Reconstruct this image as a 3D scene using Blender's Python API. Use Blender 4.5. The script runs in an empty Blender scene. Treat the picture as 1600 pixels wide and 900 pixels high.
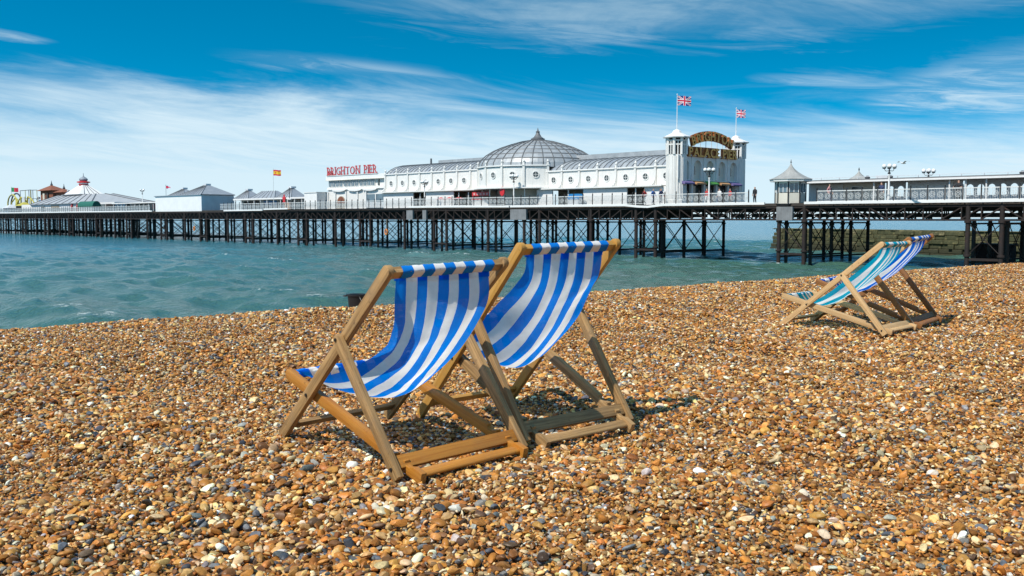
import bpy, bmesh, math, random
import numpy as np
from mathutils import Vector, Matrix, Quaternion

random.seed(7); RNG = np.random.default_rng(11)
S = bpy.context.scene
COL = S.collection
R = math.radians
PI = math.pi

# ------------------------------------------------------------------ camera
CAMZ = 0.974
cd = bpy.data.cameras.new('camera'); cam = bpy.data.objects.new('camera', cd); COL.objects.link(cam)
cd.sensor_width = 36.0; cd.lens = 36.0 * 1500.0 / 1600.0
cd.clip_start = 0.05; cd.clip_end = 30000
cam.location = (0, 0, CAMZ); cam.rotation_euler = (R(90) - math.atan(109.5 / 1500.0), 0, 0)
S.camera = cam

# ------------------------------------------------------------------ sun and sky
SUN_EL = R(51); SH = Vector((-0.73, -0.683, 0)).normalized()
SUNV = Vector((SH.x * math.cos(SUN_EL), SH.y * math.cos(SUN_EL), math.sin(SUN_EL)))
sd = bpy.data.lights.new('sun', 'SUN'); sun = bpy.data.objects.new('sun', sd); COL.objects.link(sun)
sd.energy = 3.9; sd.angle = R(0.53); sd.color = (1.0, 0.95, 0.87)
sun.location = (-40, -80, 90); sun.rotation_euler = (-SUNV).to_track_quat('-Z', 'Y').to_euler()

W = bpy.data.worlds.new('World'); S.world = W; W.use_nodes = True


class NT:
    """small node-tree helper"""
    def __init__(s, tree): s.t = tree; s.n = tree.nodes; s.l = tree.links
    def new(s, typ, **kw):
        n = s.n.new(typ)
        for k, v in kw.items():
            if k == 'ins':
                for kk, vv in v.items(): s.put(n.inputs[kk], vv)
            else: setattr(n, k, v)
        return n
    def put(s, sock, v):
        if isinstance(v, bpy.types.NodeSocket): s.l.new(v, sock)
        else: sock.default_value = v
    def math(s, op, a, b=0.0, c=None, clamp=False):
        n = s.n.new('ShaderNodeMath'); n.operation = op; n.use_clamp = clamp
        s.put(n.inputs[0], a); s.put(n.inputs[1], b)
        if c is not None: s.put(n.inputs[2], c)
        return n.outputs[0]
    def mapr(s, v, a, b, c=0.0, d=1.0, smooth=True):
        n = s.n.new('ShaderNodeMapRange'); n.interpolation_type = 'SMOOTHSTEP' if smooth else 'LINEAR'
        s.put(n.inputs[0], v)
        for i, x in enumerate((a, b, c, d)): s.put(n.inputs[1 + i], x)
        return n.outputs[0]
    def comb(s, x, y, z):
        n = s.n.new('ShaderNodeCombineXYZ')
        s.put(n.inputs[0], x); s.put(n.inputs[1], y); s.put(n.inputs[2], z); return n.outputs[0]
    def noise(s, vec, scale, detail=4, rough=0.55, dist=0.0, lac=2.0):
        n = s.n.new('ShaderNodeTexNoise'); n.inputs['Scale'].default_value = scale
        n.inputs['Detail'].default_value = detail; n.inputs['Roughness'].default_value = rough
        n.inputs['Distortion'].default_value = dist; n.inputs['Lacunarity'].default_value = lac
        if vec is not None: s.l.new(vec, n.inputs['Vector'])
        return n
    def mix(s, f, a, b, blend='MIX'):
        n = s.n.new('ShaderNodeMix'); n.data_type = 'RGBA'; n.blend_type = blend
        s.put(n.inputs[0], f)
        for sk, v in ((n.inputs[6], a), (n.inputs[7], b)):
            s.put(sk, v if isinstance(v, bpy.types.NodeSocket) else (tuple(v) + (1.0,))[:4])
        return n.outputs[2]
    def ramp(s, f, stops, interp='LINEAR'):
        n = s.n.new('ShaderNodeValToRGB'); n.color_ramp.interpolation = interp
        e = n.color_ramp.elements
        while len(e) > 1: e.remove(e[-1])
        for i, (p, c) in enumerate(stops):
            el = e[0] if i == 0 else e.new(p)
            el.position = p; el.color = (tuple(c) + (1.0,))[:4]
        s.put(n.inputs[0], f); return n.outputs[0]


def build_world():
    t = NT(W.node_tree); t.n.clear()
    out = t.new('ShaderNodeOutputWorld'); bg = t.new('ShaderNodeBackground')
    bg.inputs['Strength'].default_value = 0.145
    t.l.new(bg.outputs[0], out.inputs[0])
    co = t.new('ShaderNodeTexCoord'); sp = t.new('ShaderNodeSeparateXYZ'); t.l.new(co.outputs['Generated'], sp.inputs[0])
    x, y, z = sp.outputs
    # clear, deep sky: the blue of the high sky reaches far down (a very dry sky)
    zz = t.math('MULTIPLY_ADD', t.math('MAXIMUM', z, 0.0), 2.6, 0.03)
    vec = t.comb(x, y, zz)
    nrm = t.new('ShaderNodeVectorMath', operation='NORMALIZE'); t.l.new(vec, nrm.inputs[0])
    sky = t.new('ShaderNodeTexSky', sky_type='NISHITA'); sky.sun_disc = False
    sky.sun_elevation = SUN_EL; sky.sun_rotation = math.atan2(SH.x, SH.y)
    sky.air_density = 1.0; sky.dust_density = 0.3; sky.ozone_density = 2.6; sky.altitude = 0
    t.l.new(nrm.outputs[0], sky.inputs['Vector'])
    hs = t.new('ShaderNodeHueSaturation'); hs.inputs['Hue'].default_value = 0.478
    hs.inputs['Saturation'].default_value = 1.62; hs.inputs['Value'].default_value = 0.80
    t.l.new(sky.outputs[0], hs.inputs['Color'])
    # cirrus: everything in angles (azimuth, elevation)
    az = t.math('ARCTAN2', x, y)
    el = t.math('ARCSINE', t.math('MINIMUM', t.math('MAXIMUM', z, -1.0), 1.0))
    tilt = t.math('MULTIPLY_ADD', az, 0.10, el)           # streaks sink slightly to the right
    v1 = t.comb(t.math('MULTIPLY', az, 1.0), t.math('MULTIPLY', tilt, 7.0), 0.0)
    n1 = t.noise(v1, 3.2, 8, 0.64, 0.8).outputs[0]
    v2 = t.comb(t.math('MULTIPLY', az, 1.0), t.math('MULTIPLY', tilt, 11.0), 3.7)
    n2 = t.noise(v2, 7.5, 8, 0.66, 0.9).outputs[0]
    v3 = t.comb(az, t.math('MULTIPLY', tilt, 3.0), 9.1)
    n3 = t.noise(v3, 2.1, 3, 0.5, 0.2).outputs[0]
    # low veil of thin cloud over the sea
    low = t.math('ADD', el, t.math('MULTIPLY_ADD', n1, 0.13, -0.065))
    low = t.math('ADD', low, t.math('MULTIPLY_ADD', n3, 0.14, -0.07))
    veil = t.mapr(low, 0.150, 0.068, 0.0, 1.0)
    streak = t.mapr(n2, 0.25, 0.72, 0.74, 1.0)
    veil = t.math('MULTIPLY', veil, t.math('MAXIMUM', streak, t.mapr(el, 0.11, 0.03)))

    def blob(a0, e0, wa, we, slope=0.0):
        azw = t.math('ADD', az, t.math('MULTIPLY_ADD', n3, 0.12, -0.06)); elw = t.math('ADD', el, t.math('MULTIPLY_ADD', n2, we * 1.6, -we * 0.8))
        da = t.math('DIVIDE', t.math('SUBTRACT', azw, a0), wa)
        de = t.math('SUBTRACT', elw, t.math('MULTIPLY_ADD', t.math('SUBTRACT', az, a0), slope, e0))
        de = t.math('DIVIDE', de, we)
        q = t.math('ADD', t.math('MULTIPLY', da, da), t.math('MULTIPLY', de, de))
        return t.mapr(q, 1.35, 0.0)
    wisp = t.mapr(n2, 0.40, 0.74)
    soft = t.mapr(n1, 0.34, 0.70)
    top = t.math('MULTIPLY', blob(0.13, 0.222, 0.34, 0.047, -0.035), t.math('MULTIPLY_ADD', soft, 0.75, 0.12))
    top2 = t.math('MULTIPLY', blob(0.42, 0.205, 0.22, 0.02, 0.10), t.math('MULTIPLY_ADD', soft, 0.6, 0.05))
    a = t.math('MULTIPLY', blob(-0.49, 0.165, 0.055, 0.0055, -0.05), t.math('MULTIPLY_ADD', wisp, 0.7, 0.3))
    b = t.math('MULTIPLY', blob(-0.165, 0.150, 0.12, 0.011, -0.07), t.math('MULTIPLY_ADD', wisp, 0.8, 0.15))
    c = t.math('MULTIPLY', blob(0.335, 0.130, 0.075, 0.007, -0.10), t.math('MULTIPLY_ADD', wisp, 0.75, 0.25))
    d = t.math('MULTIPLY', blob(0.47, 0.125, 0.12, 0.032, 0.12), t.math('MULTIPLY_ADD', wisp, 0.75, 0.15))
    cl = t.math('MAXIMUM', veil, 0.0)
    for m, k in ((top, 0.85), (top2, 0.8), (a, 0.6), (b, 0.5), (c, 0.6), (d, 0.85)):
        cl = t.math('MAXIMUM', cl, t.math('MULTIPLY', m, k))
    # cirrus goes on above the view, its cover raised to whiten the ambient light
    gen = t.math('MULTIPLY', t.mapr(n1, 0.40, 0.72), t.mapr(el, 0.24, 0.40, 0.0, 0.80))
    cl = t.math('MINIMUM', t.math('MAXIMUM', cl, gen), 0.94)
    ccol = t.mix(t.mapr(el, 0.13, 0.21), (3.85, 4.75, 5.25), (2.3, 3.3, 4.0))
    mixed = t.mix(cl, hs.outputs[0], ccol)
    t.l.new(mixed, bg.inputs['Color'])


build_world()
S.view_settings.view_transform = 'Standard'; S.view_settings.look = 'None'
S.view_settings.exposure = 0.36; S.view_settings.gamma = 1.0; S.view_settings.use_curve_mapping = False
S.render.engine = 'CYCLES'
S.cycles.max_bounces = 8; S.cycles.diffuse_bounces = 3; S.cycles.transmission_bounces = 4
S.cycles.caustics_reflective = False; S.cycles.caustics_refractive = False

# ------------------------------------------------------------------ object helpers
ORG = {}


def tag(o, label=None, cat=None, group=None, kind=None):
    if label: o['label'] = label
    if cat: o['category'] = cat
    if group: o['group'] = group
    if kind: o['kind'] = kind
    return o


def empty(name, loc, rz=0.0, label=None, cat=None, group=None):
    o = bpy.data.objects.new(name, None); o.empty_display_size = 0.3; COL.objects.link(o)
    o.location = loc; o.rotation_euler = (0, 0, rz)
    return tag(o, label, cat, group)


def link(name, me, parent=None, loc=(0, 0, 0), rot=(0, 0, 0)):
    o = bpy.data.objects.new(name, me); COL.objects.link(o)
    o.location = loc; o.rotation_euler = rot
    if parent: o.parent = parent
    return o


class MB:
    def __init__(s): s.v = []; s.f = []; s.m = []; s.mi = 0
    def add(s, vs, fs):
        k = len(s.v); s.v += [tuple(p) for p in vs]
        for f in fs: s.f.append(tuple(i + k for i in f)); s.m.append(s.mi)
        return s
    def box(s, x0, x1, y0, y1, z0, z1):
        return s.add([(x0, y0, z0), (x1, y0, z0), (x1, y1, z0), (x0, y1, z0), (x0, y0, z1), (x1, y0, z1), (x1, y1, z1), (x0, y1, z1)],
                     [(0, 3, 2, 1), (4, 5, 6, 7), (0, 1, 5, 4), (1, 2, 6, 5), (2, 3, 7, 6), (3, 0, 4, 7)])
    def bar(s, p, q, w, h, up=(0, 0, 1)):
        p = Vector(p); q = Vector(q); d = (q - p).normalized(); u = Vector(up)
        if abs(d.dot(u)) > 0.98: u = Vector((0, 1, 0))
        a = d.cross(u).normalized() * (w / 2); b = a.cross(d).normalized() * (h / 2)
        vs = [p - a - b, p + a - b, p + a + b, p - a + b, q - a - b, q + a - b, q + a + b, q - a + b]
        return s.add(vs, [(0, 1, 2, 3), (7, 6, 5, 4), (0, 4, 5, 1), (1, 5, 6, 2), (2, 6, 7, 3), (3, 7, 4, 0)])
    def cyl(s, p, q, r0, r1=None, n=10, caps=True):
        r1 = r0 if r1 is None else r1
        p = Vector(p); q = Vector(q); d = (q - p).normalized(); u = Vector((0, 0, 1)) if abs(d.z) < 0.9 else Vector((1, 0, 0))
        a = d.cross(u).normalized(); b = d.cross(a)
        vs = [p + (a * math.cos(2 * PI * i / n) + b * math.sin(2 * PI * i / n)) * r0 for i in range(n)]
        vs += [q + (a * math.cos(2 * PI * i / n) + b * math.sin(2 * PI * i / n)) * r1 for i in range(n)]
        fs = [(i, (i + 1) % n, n + (i + 1) % n, n + i) for i in range(n)]
        if caps: fs += [tuple(range(n))[::-1], tuple(range(n, 2 * n))]
        return s.add(vs, fs)
    def tube(s, pts, r, n=8, closed=False):
        m = len(pts)
        for i in range(m if closed else m - 1): s.cyl(pts[i], pts[(i + 1) % m], r, r, n)
        return s
    def prism(s, poly, axis, lo, hi):
        def P(a, b, c): return {'x': (c, a, b), 'y': (a, c, b), 'z': (a, b, c)}[axis]
        n = len(poly); vs = [P(a, b, lo) for a, b in poly] + [P(a, b, hi) for a, b in poly]
        return s.add(vs, [tuple(range(n))[::-1], tuple(range(n, 2 * n))] + [(i, (i + 1) % n, n + (i + 1) % n, n + i) for i in range(n)])
    def lathe(s, prof, n=16, c=(0, 0, 0), a0=0.0, a1=2 * PI, rot=0.0):
        full = abs(a1 - a0 - 2 * PI) < 1e-6; k = n if full else n + 1; vs = []
        for r, z in prof:
            for i in range(k):
                a = a0 + (a1 - a0) * i / n + rot; vs.append((c[0] + r * math.cos(a), c[1] + r * math.sin(a), c[2] + z))
        fs = []
        for j in range(len(prof) - 1):
            for i in range(k if full else n):
                i2 = (i + 1) % k; fs.append((j * k + i, j * k + i2, (j + 1) * k + i2, (j + 1) * k + i))
        if full:
            fs.append(tuple(range(k))[::-1]); m = (len(prof) - 1) * k; fs.append(tuple(range(m, m + k)))
        return s.add(vs, fs)
    def ball(s, c, r, n=10, sz=1.0):
        return s.lathe([(max(r * math.sin(PI * j / (n // 2)), 1e-4), -r * sz * math.cos(PI * j / (n // 2))) for j in range(n // 2 + 1)], n, c)
    def mesh(s, name, mats, smooth=False, org=(0, 0, 0), bevel=0.0):
        me = bpy.data.meshes.new(name)
        v = [(a - org[0], b - org[1], c - org[2]) for a, b, c in s.v]
        me.from_pydata(v, [], s.f)
        mats = mats if isinstance(mats, (list, tuple)) else [mats]
        for m in mats: me.materials.append(M[m] if isinstance(m, str) else m)
        if len(mats) > 1: me.polygons.foreach_set('material_index', s.m)
        bm = bmesh.new(); bm.from_mesh(me)
        bmesh.ops.recalc_face_normals(bm, faces=bm.faces)
        if bevel: bmesh.ops.bevel(bm, geom=list(bm.edges), offset=bevel, segments=2, affect='EDGES', profile=0.6, clamp_overlap=True)
        bm.to_mesh(me); bm.free()
        if smooth:
            me.polygons.foreach_set('use_smooth', [True] * len(me.polygons))
            if smooth == 'auto':
                try: me.set_sharp_from_angle(angle=R(38))
                except Exception: pass
        me.update(); return me
    def build(s, name, mats, parent=None, smooth=False, bevel=0.0):
        root = parent
        while root is not None and root.parent: root = root.parent
        org = ORG.get(root.name, (0, 0, 0)) if root else (0, 0, 0)
        return link(name, s.mesh(name, mats, smooth, org, bevel), parent)


# ------------------------------------------------------------------ materials
M = {}


def mat(name, col, rough=0.6, var=0.12, scale=3.0, bump=0.0, bscale=30.0, metal=0.0, dirt=None, dirt_amt=0.0, streak=False, spec=0.5, coat=0.0):
    m = bpy.data.materials.new(name); m.use_nodes = True; t = NT(m.node_tree)
    bs = t.n['Principled BSDF']; co = t.new('ShaderNodeTexCoord'); o = co.outputs['Object']
    n = t.noise(o, scale, 5, 0.6).outputs[0]
    f = t.mapr(n, 0.3, 0.7, 1.0 - var, 1.0 + var * 0.6)
    mul = t.new('ShaderNodeVectorMath', operation='SCALE'); mul.inputs[0].default_value = col
    t.l.new(f, mul.inputs['Scale']); c = mul.outputs[0]
    if dirt:
        vec = o
        if streak:
            mp = t.new('ShaderNodeMapping'); mp.inputs['Scale'].default_value = (3.0, 3.0, 0.35); t.l.new(o, mp.inputs[0]); vec = mp.outputs[0]
        dn = t.noise(vec, scale * 1.7 + 0.5, 6, 0.65).outputs[0]
        c = t.mix(t.mapr(dn, 0.5, 0.78, 0.0, dirt_amt), c, dirt)
    t.l.new(c, bs.inputs['Base Color'])
    t.put(bs.inputs['Roughness'], t.mapr(n, 0.2, 0.8, max(rough - 0.08, 0.02), min(rough + 0.08, 1)))
    bs.inputs['Metallic'].default_value = metal
    bs.inputs['Specular IOR Level'].default_value = spec
    if coat: bs.inputs['Coat Weight'].default_value = coat
    if bump:
        b = t.new('ShaderNodeBump'); b.inputs['Strength'].default_value = bump; b.inputs['Distance'].default_value = 0.02
        bn = t.noise(o, bscale, 5, 0.6).outputs[0]; t.l.new(bn, b.inputs['Height']); t.l.new(b.outputs[0], bs.inputs['Normal'])
    M[name] = m; return m


mat('white_paint', (0.76, 0.745, 0.71), 0.55, 0.05, 0.8, dirt=(0.50, 0.46, 0.38), dirt_amt=0.35, streak=True, bump=0.15, bscale=8)
mat('white_clean', (0.79, 0.78, 0.755), 0.5, 0.04, 1.2, dirt=(0.55, 0.52, 0.46), dirt_amt=0.25, streak=True)
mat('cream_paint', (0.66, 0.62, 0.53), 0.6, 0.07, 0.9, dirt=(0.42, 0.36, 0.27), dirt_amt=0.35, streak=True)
mat('pale_grey', (0.60, 0.625, 0.65), 0.55, 0.08, 0.8, dirt=(0.3, 0.3, 0.3), dirt_amt=0.3, streak=True)
mat('white_iron', (0.70, 0.70, 0.68), 0.5, 0.08, 4.0, dirt=(0.38, 0.30, 0.22), dirt_amt=0.3)
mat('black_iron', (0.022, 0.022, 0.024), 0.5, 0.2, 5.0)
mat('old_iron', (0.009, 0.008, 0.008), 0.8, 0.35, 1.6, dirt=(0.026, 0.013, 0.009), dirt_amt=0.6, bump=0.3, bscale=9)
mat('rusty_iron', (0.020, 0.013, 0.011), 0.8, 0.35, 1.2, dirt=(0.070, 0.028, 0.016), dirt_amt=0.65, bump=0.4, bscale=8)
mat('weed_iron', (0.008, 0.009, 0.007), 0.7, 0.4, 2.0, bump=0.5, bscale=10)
mat('grey_plate', (0.21, 0.215, 0.22), 0.7, 0.2, 1.0, dirt=(0.10, 0.08, 0.07), dirt_amt=0.6, streak=True)
mat('deck_timber', (0.05, 0.04, 0.032), 0.8, 0.3, 0.7)
mat('lead_roof', (0.40, 0.42, 0.43), 0.42, 0.16, 1.1, dirt=(0.24, 0.25, 0.255), dirt_amt=0.5, metal=0.25, bump=0.15, bscale=5)
mat('slate_roof', (0.27, 0.30, 0.335), 0.5, 0.12, 1.4, dirt=(0.17, 0.19, 0.21), dirt_amt=0.4)
mat('pale_roof', (0.40, 0.41, 0.42), 0.5, 0.1, 0.8, dirt=(0.28, 0.28, 0.29), dirt_amt=0.5, streak=True)
mat('shingle_roof', (0.34, 0.34, 0.32), 0.6, 0.14, 2.4, dirt=(0.2, 0.2, 0.19), dirt_amt=0.45)
mat('rib_lead', (0.13, 0.135, 0.14), 0.55, 0.15, 2.0)
mat('glass_dark', (0.045, 0.06, 0.06), 0.12, 0.2, 2.0, spec=0.8)
mat('glass_blue', (0.11, 0.17, 0.21), 0.12, 0.3, 1.2, spec=0.8)
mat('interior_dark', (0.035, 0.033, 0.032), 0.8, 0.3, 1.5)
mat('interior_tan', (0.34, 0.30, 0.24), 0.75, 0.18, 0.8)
mat('letter_red', (0.50, 0.055, 0.06), 0.45, 0.1, 2.0)
mat('letter_pink', (0.72, 0.38, 0.36), 0.5, 0.1, 2.0)
mat('letter_gold', (0.85, 0.40, 0.075), 0.45, 0.18, 4.0, dirt=(0.80, 0.50, 0.18), dirt_amt=0.7)
mat('letter_back', (0.36, 0.12, 0.035), 0.5, 0.15, 3.0)
mat('red_gloss', (0.58, 0.025, 0.03), 0.35, 0.08, 2.0)
mat('green_canvas', (0.012, 0.12, 0.085), 0.7, 0.12, 1.5)
mat('green_gloss', (0.10, 0.36, 0.06), 0.45, 0.1, 2.0)
mat('purple_cloth', (0.17, 0.13, 0.30), 0.7, 0.1, 2.0)
mat('orange_cloth', (0.48, 0.26, 0.12), 0.7, 0.1, 2.0)
mat('blue_gloss', (0.02, 0.20, 0.46), 0.4, 0.1, 2.0)
mat('brick_red', (0.24, 0.085, 0.045), 0.8, 0.25, 2.0, dirt=(0.12, 0.05, 0.03), dirt_amt=0.5)
mat('yellow_gloss', (0.52, 0.45, 0.06), 0.4, 0.1, 2.0)
mat('steel_dark', (0.06, 0.065, 0.075), 0.45, 0.1, 2.0)
mat('globe_glass', (0.82, 0.82, 0.80), 0.18, 0.03, 2.0)
mat('flag_red', (0.62, 0.02, 0.06), 0.75, 0.05, 3.0)
mat('flag_white', (0.80, 0.80, 0.82), 0.75, 0.03, 3.0)
mat('flag_blue', (0.02, 0.03, 0.20), 0.75, 0.05, 3.0)
mat('flag_yellow', (0.85, 0.50, 0.02), 0.75, 0.05, 3.0)
mat('flag_green', (0.02, 0.25, 0.08), 0.75, 0.05, 3.0)
mat('orange_foam', (0.65, 0.22, 0.05), 0.6, 0.15, 3.0)
mat('black_rubber', (0.014, 0.014, 0.015), 0.42, 0.15, 6.0)
mat('rope', (0.5, 0.48, 0.42), 0.9, 0.15, 60.0)
mat('skin', (0.52, 0.30, 0.21), 0.55, 0.05, 8.0)
mat('hair_dark', (0.03, 0.02, 0.015), 0.6, 0.1, 9.0)
mat('cloth_black', (0.02, 0.02, 0.024), 0.8, 0.1, 9.0)
mat('cloth_navy', (0.03, 0.045, 0.11), 0.8, 0.1, 9.0)
mat('cloth_red', (0.45, 0.04, 0.04), 0.8, 0.1, 9.0)
mat('cloth_blue', (0.03, 0.13, 0.42), 0.8, 0.1, 9.0)
mat('cloth_white', (0.7, 0.69, 0.67), 0.8, 0.06, 9.0)
mat('cloth_pink', (0.60, 0.27, 0.27), 0.8, 0.1, 9.0)
mat('bolt_steel', (0.05, 0.045, 0.04), 0.5, 0.2, 60.0, metal=0.7)


def stone_mat():
    m = bpy.data.materials.new('groyne_stone'); m.use_nodes = True; t = NT(m.node_tree); bs = t.n['Principled BSDF']
    info = t.new('ShaderNodeObjectInfo'); co = t.new('ShaderNodeTexCoord'); o = co.outputs['Object']
    geo = t.new('ShaderNodeNewGeometry'); sp = t.new('ShaderNodeSeparateXYZ'); t.l.new(geo.outputs['Position'], sp.inputs[0])
    c = t.ramp(info.outputs['Random'], [(0, (0.085, 0.080, 0.035)), (0.3, (0.17, 0.15, 0.065)), (0.6, (0.24, 0.20, 0.09)), (0.85, (0.13, 0.12, 0.055)), (1, (0.32, 0.265, 0.14))])
    n = t.noise(o, 1.3, 6, 0.7).outputs[0]
    c = t.mix(t.mapr(n, 0.42, 0.62, 0, 0.85), c, (0.035, 0.042, 0.016))
    wet = t.mapr(sp.outputs[2], -2.9, -1.9, 0.85, 0.0)          # weed grown up to the tide line
    c = t.mix(wet, c, (0.030, 0.030, 0.014))
    t.l.new(c, bs.inputs['Base Color']); bs.inputs['Roughness'].default_value = 0.85
    b = t.new('ShaderNodeBump'); b.inputs['Strength'].default_value = 0.6; b.inputs['Distance'].default_value = 0.06
    t.l.new(t.noise(o, 4.0, 6, 0.65).outputs[0], b.inputs['Height']); t.l.new(b.outputs[0], bs.inputs['Normal'])
    M['groyne_stone'] = m


stone_mat()


def wood_mat(name, c1, c2, c3, rough=0.6, wear=0.5):
    """wood with the grain along local X of the piece (generated length axis given by a uv map named grain)"""
    m = bpy.data.materials.new(name); m.use_nodes = True; t = NT(m.node_tree); bs = t.n['Principled BSDF']
    uv = t.new('ShaderNodeUVMap', uv_map='grain'); info = t.new('ShaderNodeObjectInfo')
    mp = t.new('ShaderNodeMapping'); mp.inputs['Scale'].default_value = (2.5, 60.0, 1.0); t.l.new(uv.outputs[0], mp.inputs[0])
    off = t.math('MULTIPLY', info.outputs['Random'], 37.0)
    t.l.new(t.comb(off, off, 0.0), mp.inputs['Location'])
    g = t.noise(mp.outputs[0], 1.0, 6, 0.65, 1.2).outputs[0]
    co = t.new('ShaderNodeTexCoord')
    n = t.noise(co.outputs['Object'], 7.0, 5, 0.6).outputs[0]
    n2 = t.noise(co.outputs['Object'], 26.0, 4, 0.7).outputs[0]
    c = t.mix(t.mapr(g, 0.36, 0.66), c1, c2)
    c = t.mix(t.mapr(n, 0.45, 0.75, 0.0, wear), c, c3)
    c = t.mix(t.mapr(n2, 0.60, 0.76, 0.0, 0.7), c, tuple(v * 0.3 for v in c1))
    br = t.math('MULTIPLY_ADD', info.outputs['Random'], 0.22, 0.89)
    sc = t.new('ShaderNodeVectorMath', operation='SCALE'); t.l.new(c, sc.inputs[0]); t.l.new(br, sc.inputs['Scale'])
    t.l.new(sc.outputs[0], bs.inputs['Base Color'])
    t.put(bs.inputs['Roughness'], t.mapr(n, 0.3, 0.7, rough - 0.1, rough + 0.12))
    b = t.new('ShaderNodeBump'); b.inputs['Strength'].default_value = 0.35; b.inputs['Distance'].default_value = 0.003
    t.l.new(t.math('ADD', g, t.math('MULTIPLY', n2, 0.5)), b.inputs['Height']); t.l.new(b.outputs[0], bs.inputs['Normal'])
    M[name] = m


wood_mat('wood_grey', (0.235, 0.130, 0.045), (0.46, 0.275, 0.110), (0.24, 0.165, 0.095), 0.65, 0.55)
wood_mat('wood_orange', (0.40, 0.145, 0.016), (0.50, 0.215, 0.032), (0.33, 0.16, 0.045), 0.40, 0.4)
wood_mat('wood_brown', (0.21, 0.080, 0.020), (0.32, 0.135, 0.035), (0.24, 0.13, 0.06), 0.5, 0.4)
wood_mat('wood_honey', (0.46, 0.225, 0.040), (0.56, 0.31, 0.075), (0.33, 0.20, 0.09), 0.5, 0.45)
wood_mat('wood_pale', (0.50, 0.30, 0.125), (0.62, 0.41, 0.20), (0.40, 0.27, 0.14), 0.55, 0.4)


def canvas_mat(name, edges, colr, white=(0.95, 0.915, 0.87), thru=0.80, open_weave=0.03):
    """printed woven canvas: stripes across u of the uv map; edges = list of (upper edge, is colour)"""
    m = bpy.data.materials.new(name); m.use_nodes = True; t = NT(m.node_tree); bs = t.n['Principled BSDF']; out = t.n['Material Output']
    uv = t.new('ShaderNodeUVMap', uv_map='cloth'); sp = t.new('ShaderNodeSeparateXYZ'); t.l.new(uv.outputs[0], sp.inputs[0])
    co = t.new('ShaderNodeTexCoord')
    wob = t.noise(co.outputs['Object'], 40.0, 2, 0.5).outputs[0]
    uu = t.math('ADD', sp.outputs[0], t.math('MULTIPLY_ADD', wob, 0.006, -0.003))
    stops = []; lo = 0.0
    for hi, isc in edges:
        stops.append((lo, colr if isc else white)); lo = hi
    c = t.ramp(uu, stops, 'CONSTANT')
    n = t.noise(co.outputs['Object'], 9.0, 5, 0.6).outputs[0]
    f = t.mapr(n, 0.3, 0.7, 0.88, 1.04)
    sc = t.new('ShaderNodeVectorMath', operation='SCALE'); t.l.new(c, sc.inputs[0]); t.l.new(f, sc.inputs['Scale']); c = sc.outputs[0]
    stain = t.noise(co.outputs['Object'], 22.0, 4, 0.7).outputs[0]
    c = t.mix(t.mapr(stain, 0.62, 0.8, 0, 0.10), c, (0.42, 0.36, 0.30))
    t.l.new(c, bs.inputs['Base Color']); bs.inputs['Roughness'].default_value = 0.72
    bs.inputs['Specular IOR Level'].default_value = 0.2
    wv = t.new('ShaderNodeMapping'); wv.inputs['Scale'].default_value = (620, 1150, 1); t.l.new(uv.outputs[0], wv.inputs[0])
    ck = t.new('ShaderNodeTexChecker'); t.l.new(wv.outputs[0], ck.inputs[0]); ck.inputs['Scale'].default_value = 1.0
    cr = t.noise(co.outputs['Object'], 30.0, 5, 0.65).outputs[0]
    b = t.new('ShaderNodeBump'); b.inputs['Strength'].default_value = 0.35; b.inputs['Distance'].default_value = 0.004
    t.l.new(t.math('ADD', cr, t.math('MULTIPLY', ck.outputs['Fac'], 0.05)), b.inputs['Height']); t.l.new(b.outputs[0], bs.inputs['Normal'])
    tr = t.new('ShaderNodeBsdfTranslucent'); t.l.new(c, tr.inputs[0])
    mx = t.new('ShaderNodeMixShader'); mx.inputs[0].default_value = thru
    t.l.new(bs.outputs[0], mx.inputs[1]); t.l.new(tr.outputs[0], mx.inputs[2])
    tp = t.new('ShaderNodeBsdfTransparent'); m3 = t.new('ShaderNodeMixShader'); m3.inputs[0].default_value = open_weave     # open weave
    t.l.new(mx.outputs[0], m3.inputs[1]); t.l.new(tp.outputs[0], m3.inputs[2]); t.l.new(m3.outputs[0], out.inputs[0])
    M[name] = m


EVEN = [((i + 1) / 9.0, i % 2 == 0) for i in range(9)]
UNEV = [(0.15, 1), (0.34, 0), (0.52, 1), (0.60, 0), (0.68, 1), (0.745, 0), (0.825, 1), (0.89, 0), (1.0, 1)]
for nm, ed, c_ in (('canvas_blue', EVEN, (0.0, 0.23, 0.80)), ('canvas_teal', UNEV, (0.0, 0.42, 0.58)), ('canvas_royal', UNEV, (0.0, 0.15, 0.66))):
    canvas_mat(nm, ed, c_)
    canvas_mat(nm + '_doubled', ed, tuple(v * 0.85 for v in c_), (0.84, 0.81, 0.78), 0.12, 0.0)      # wrapped twice round the bars

# ------------------------------------------------------------------ terrain: the beach
EA = np.array([0.770, 0.638]); EB = np.array([-0.638, 0.770]); CREST = np.array([1.14, 13.1])
WATER = CAMZ + 0.003 - 4.4


def ab(x, y): return (x - CREST[0]) * EA[0] + (y - CREST[1]) * EA[1], (x - CREST[0]) * EB[0] + (y - CREST[1]) * EB[1]


_und = [(RNG.uniform(0, 2 * PI), RNG.uniform(0, 2 * PI), lam) for lam in (0.45, 0.55, 0.7, 0.8, 1.0, 1.2, 1.5, 1.9, 2.4, 3.1, 4.2)]


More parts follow.
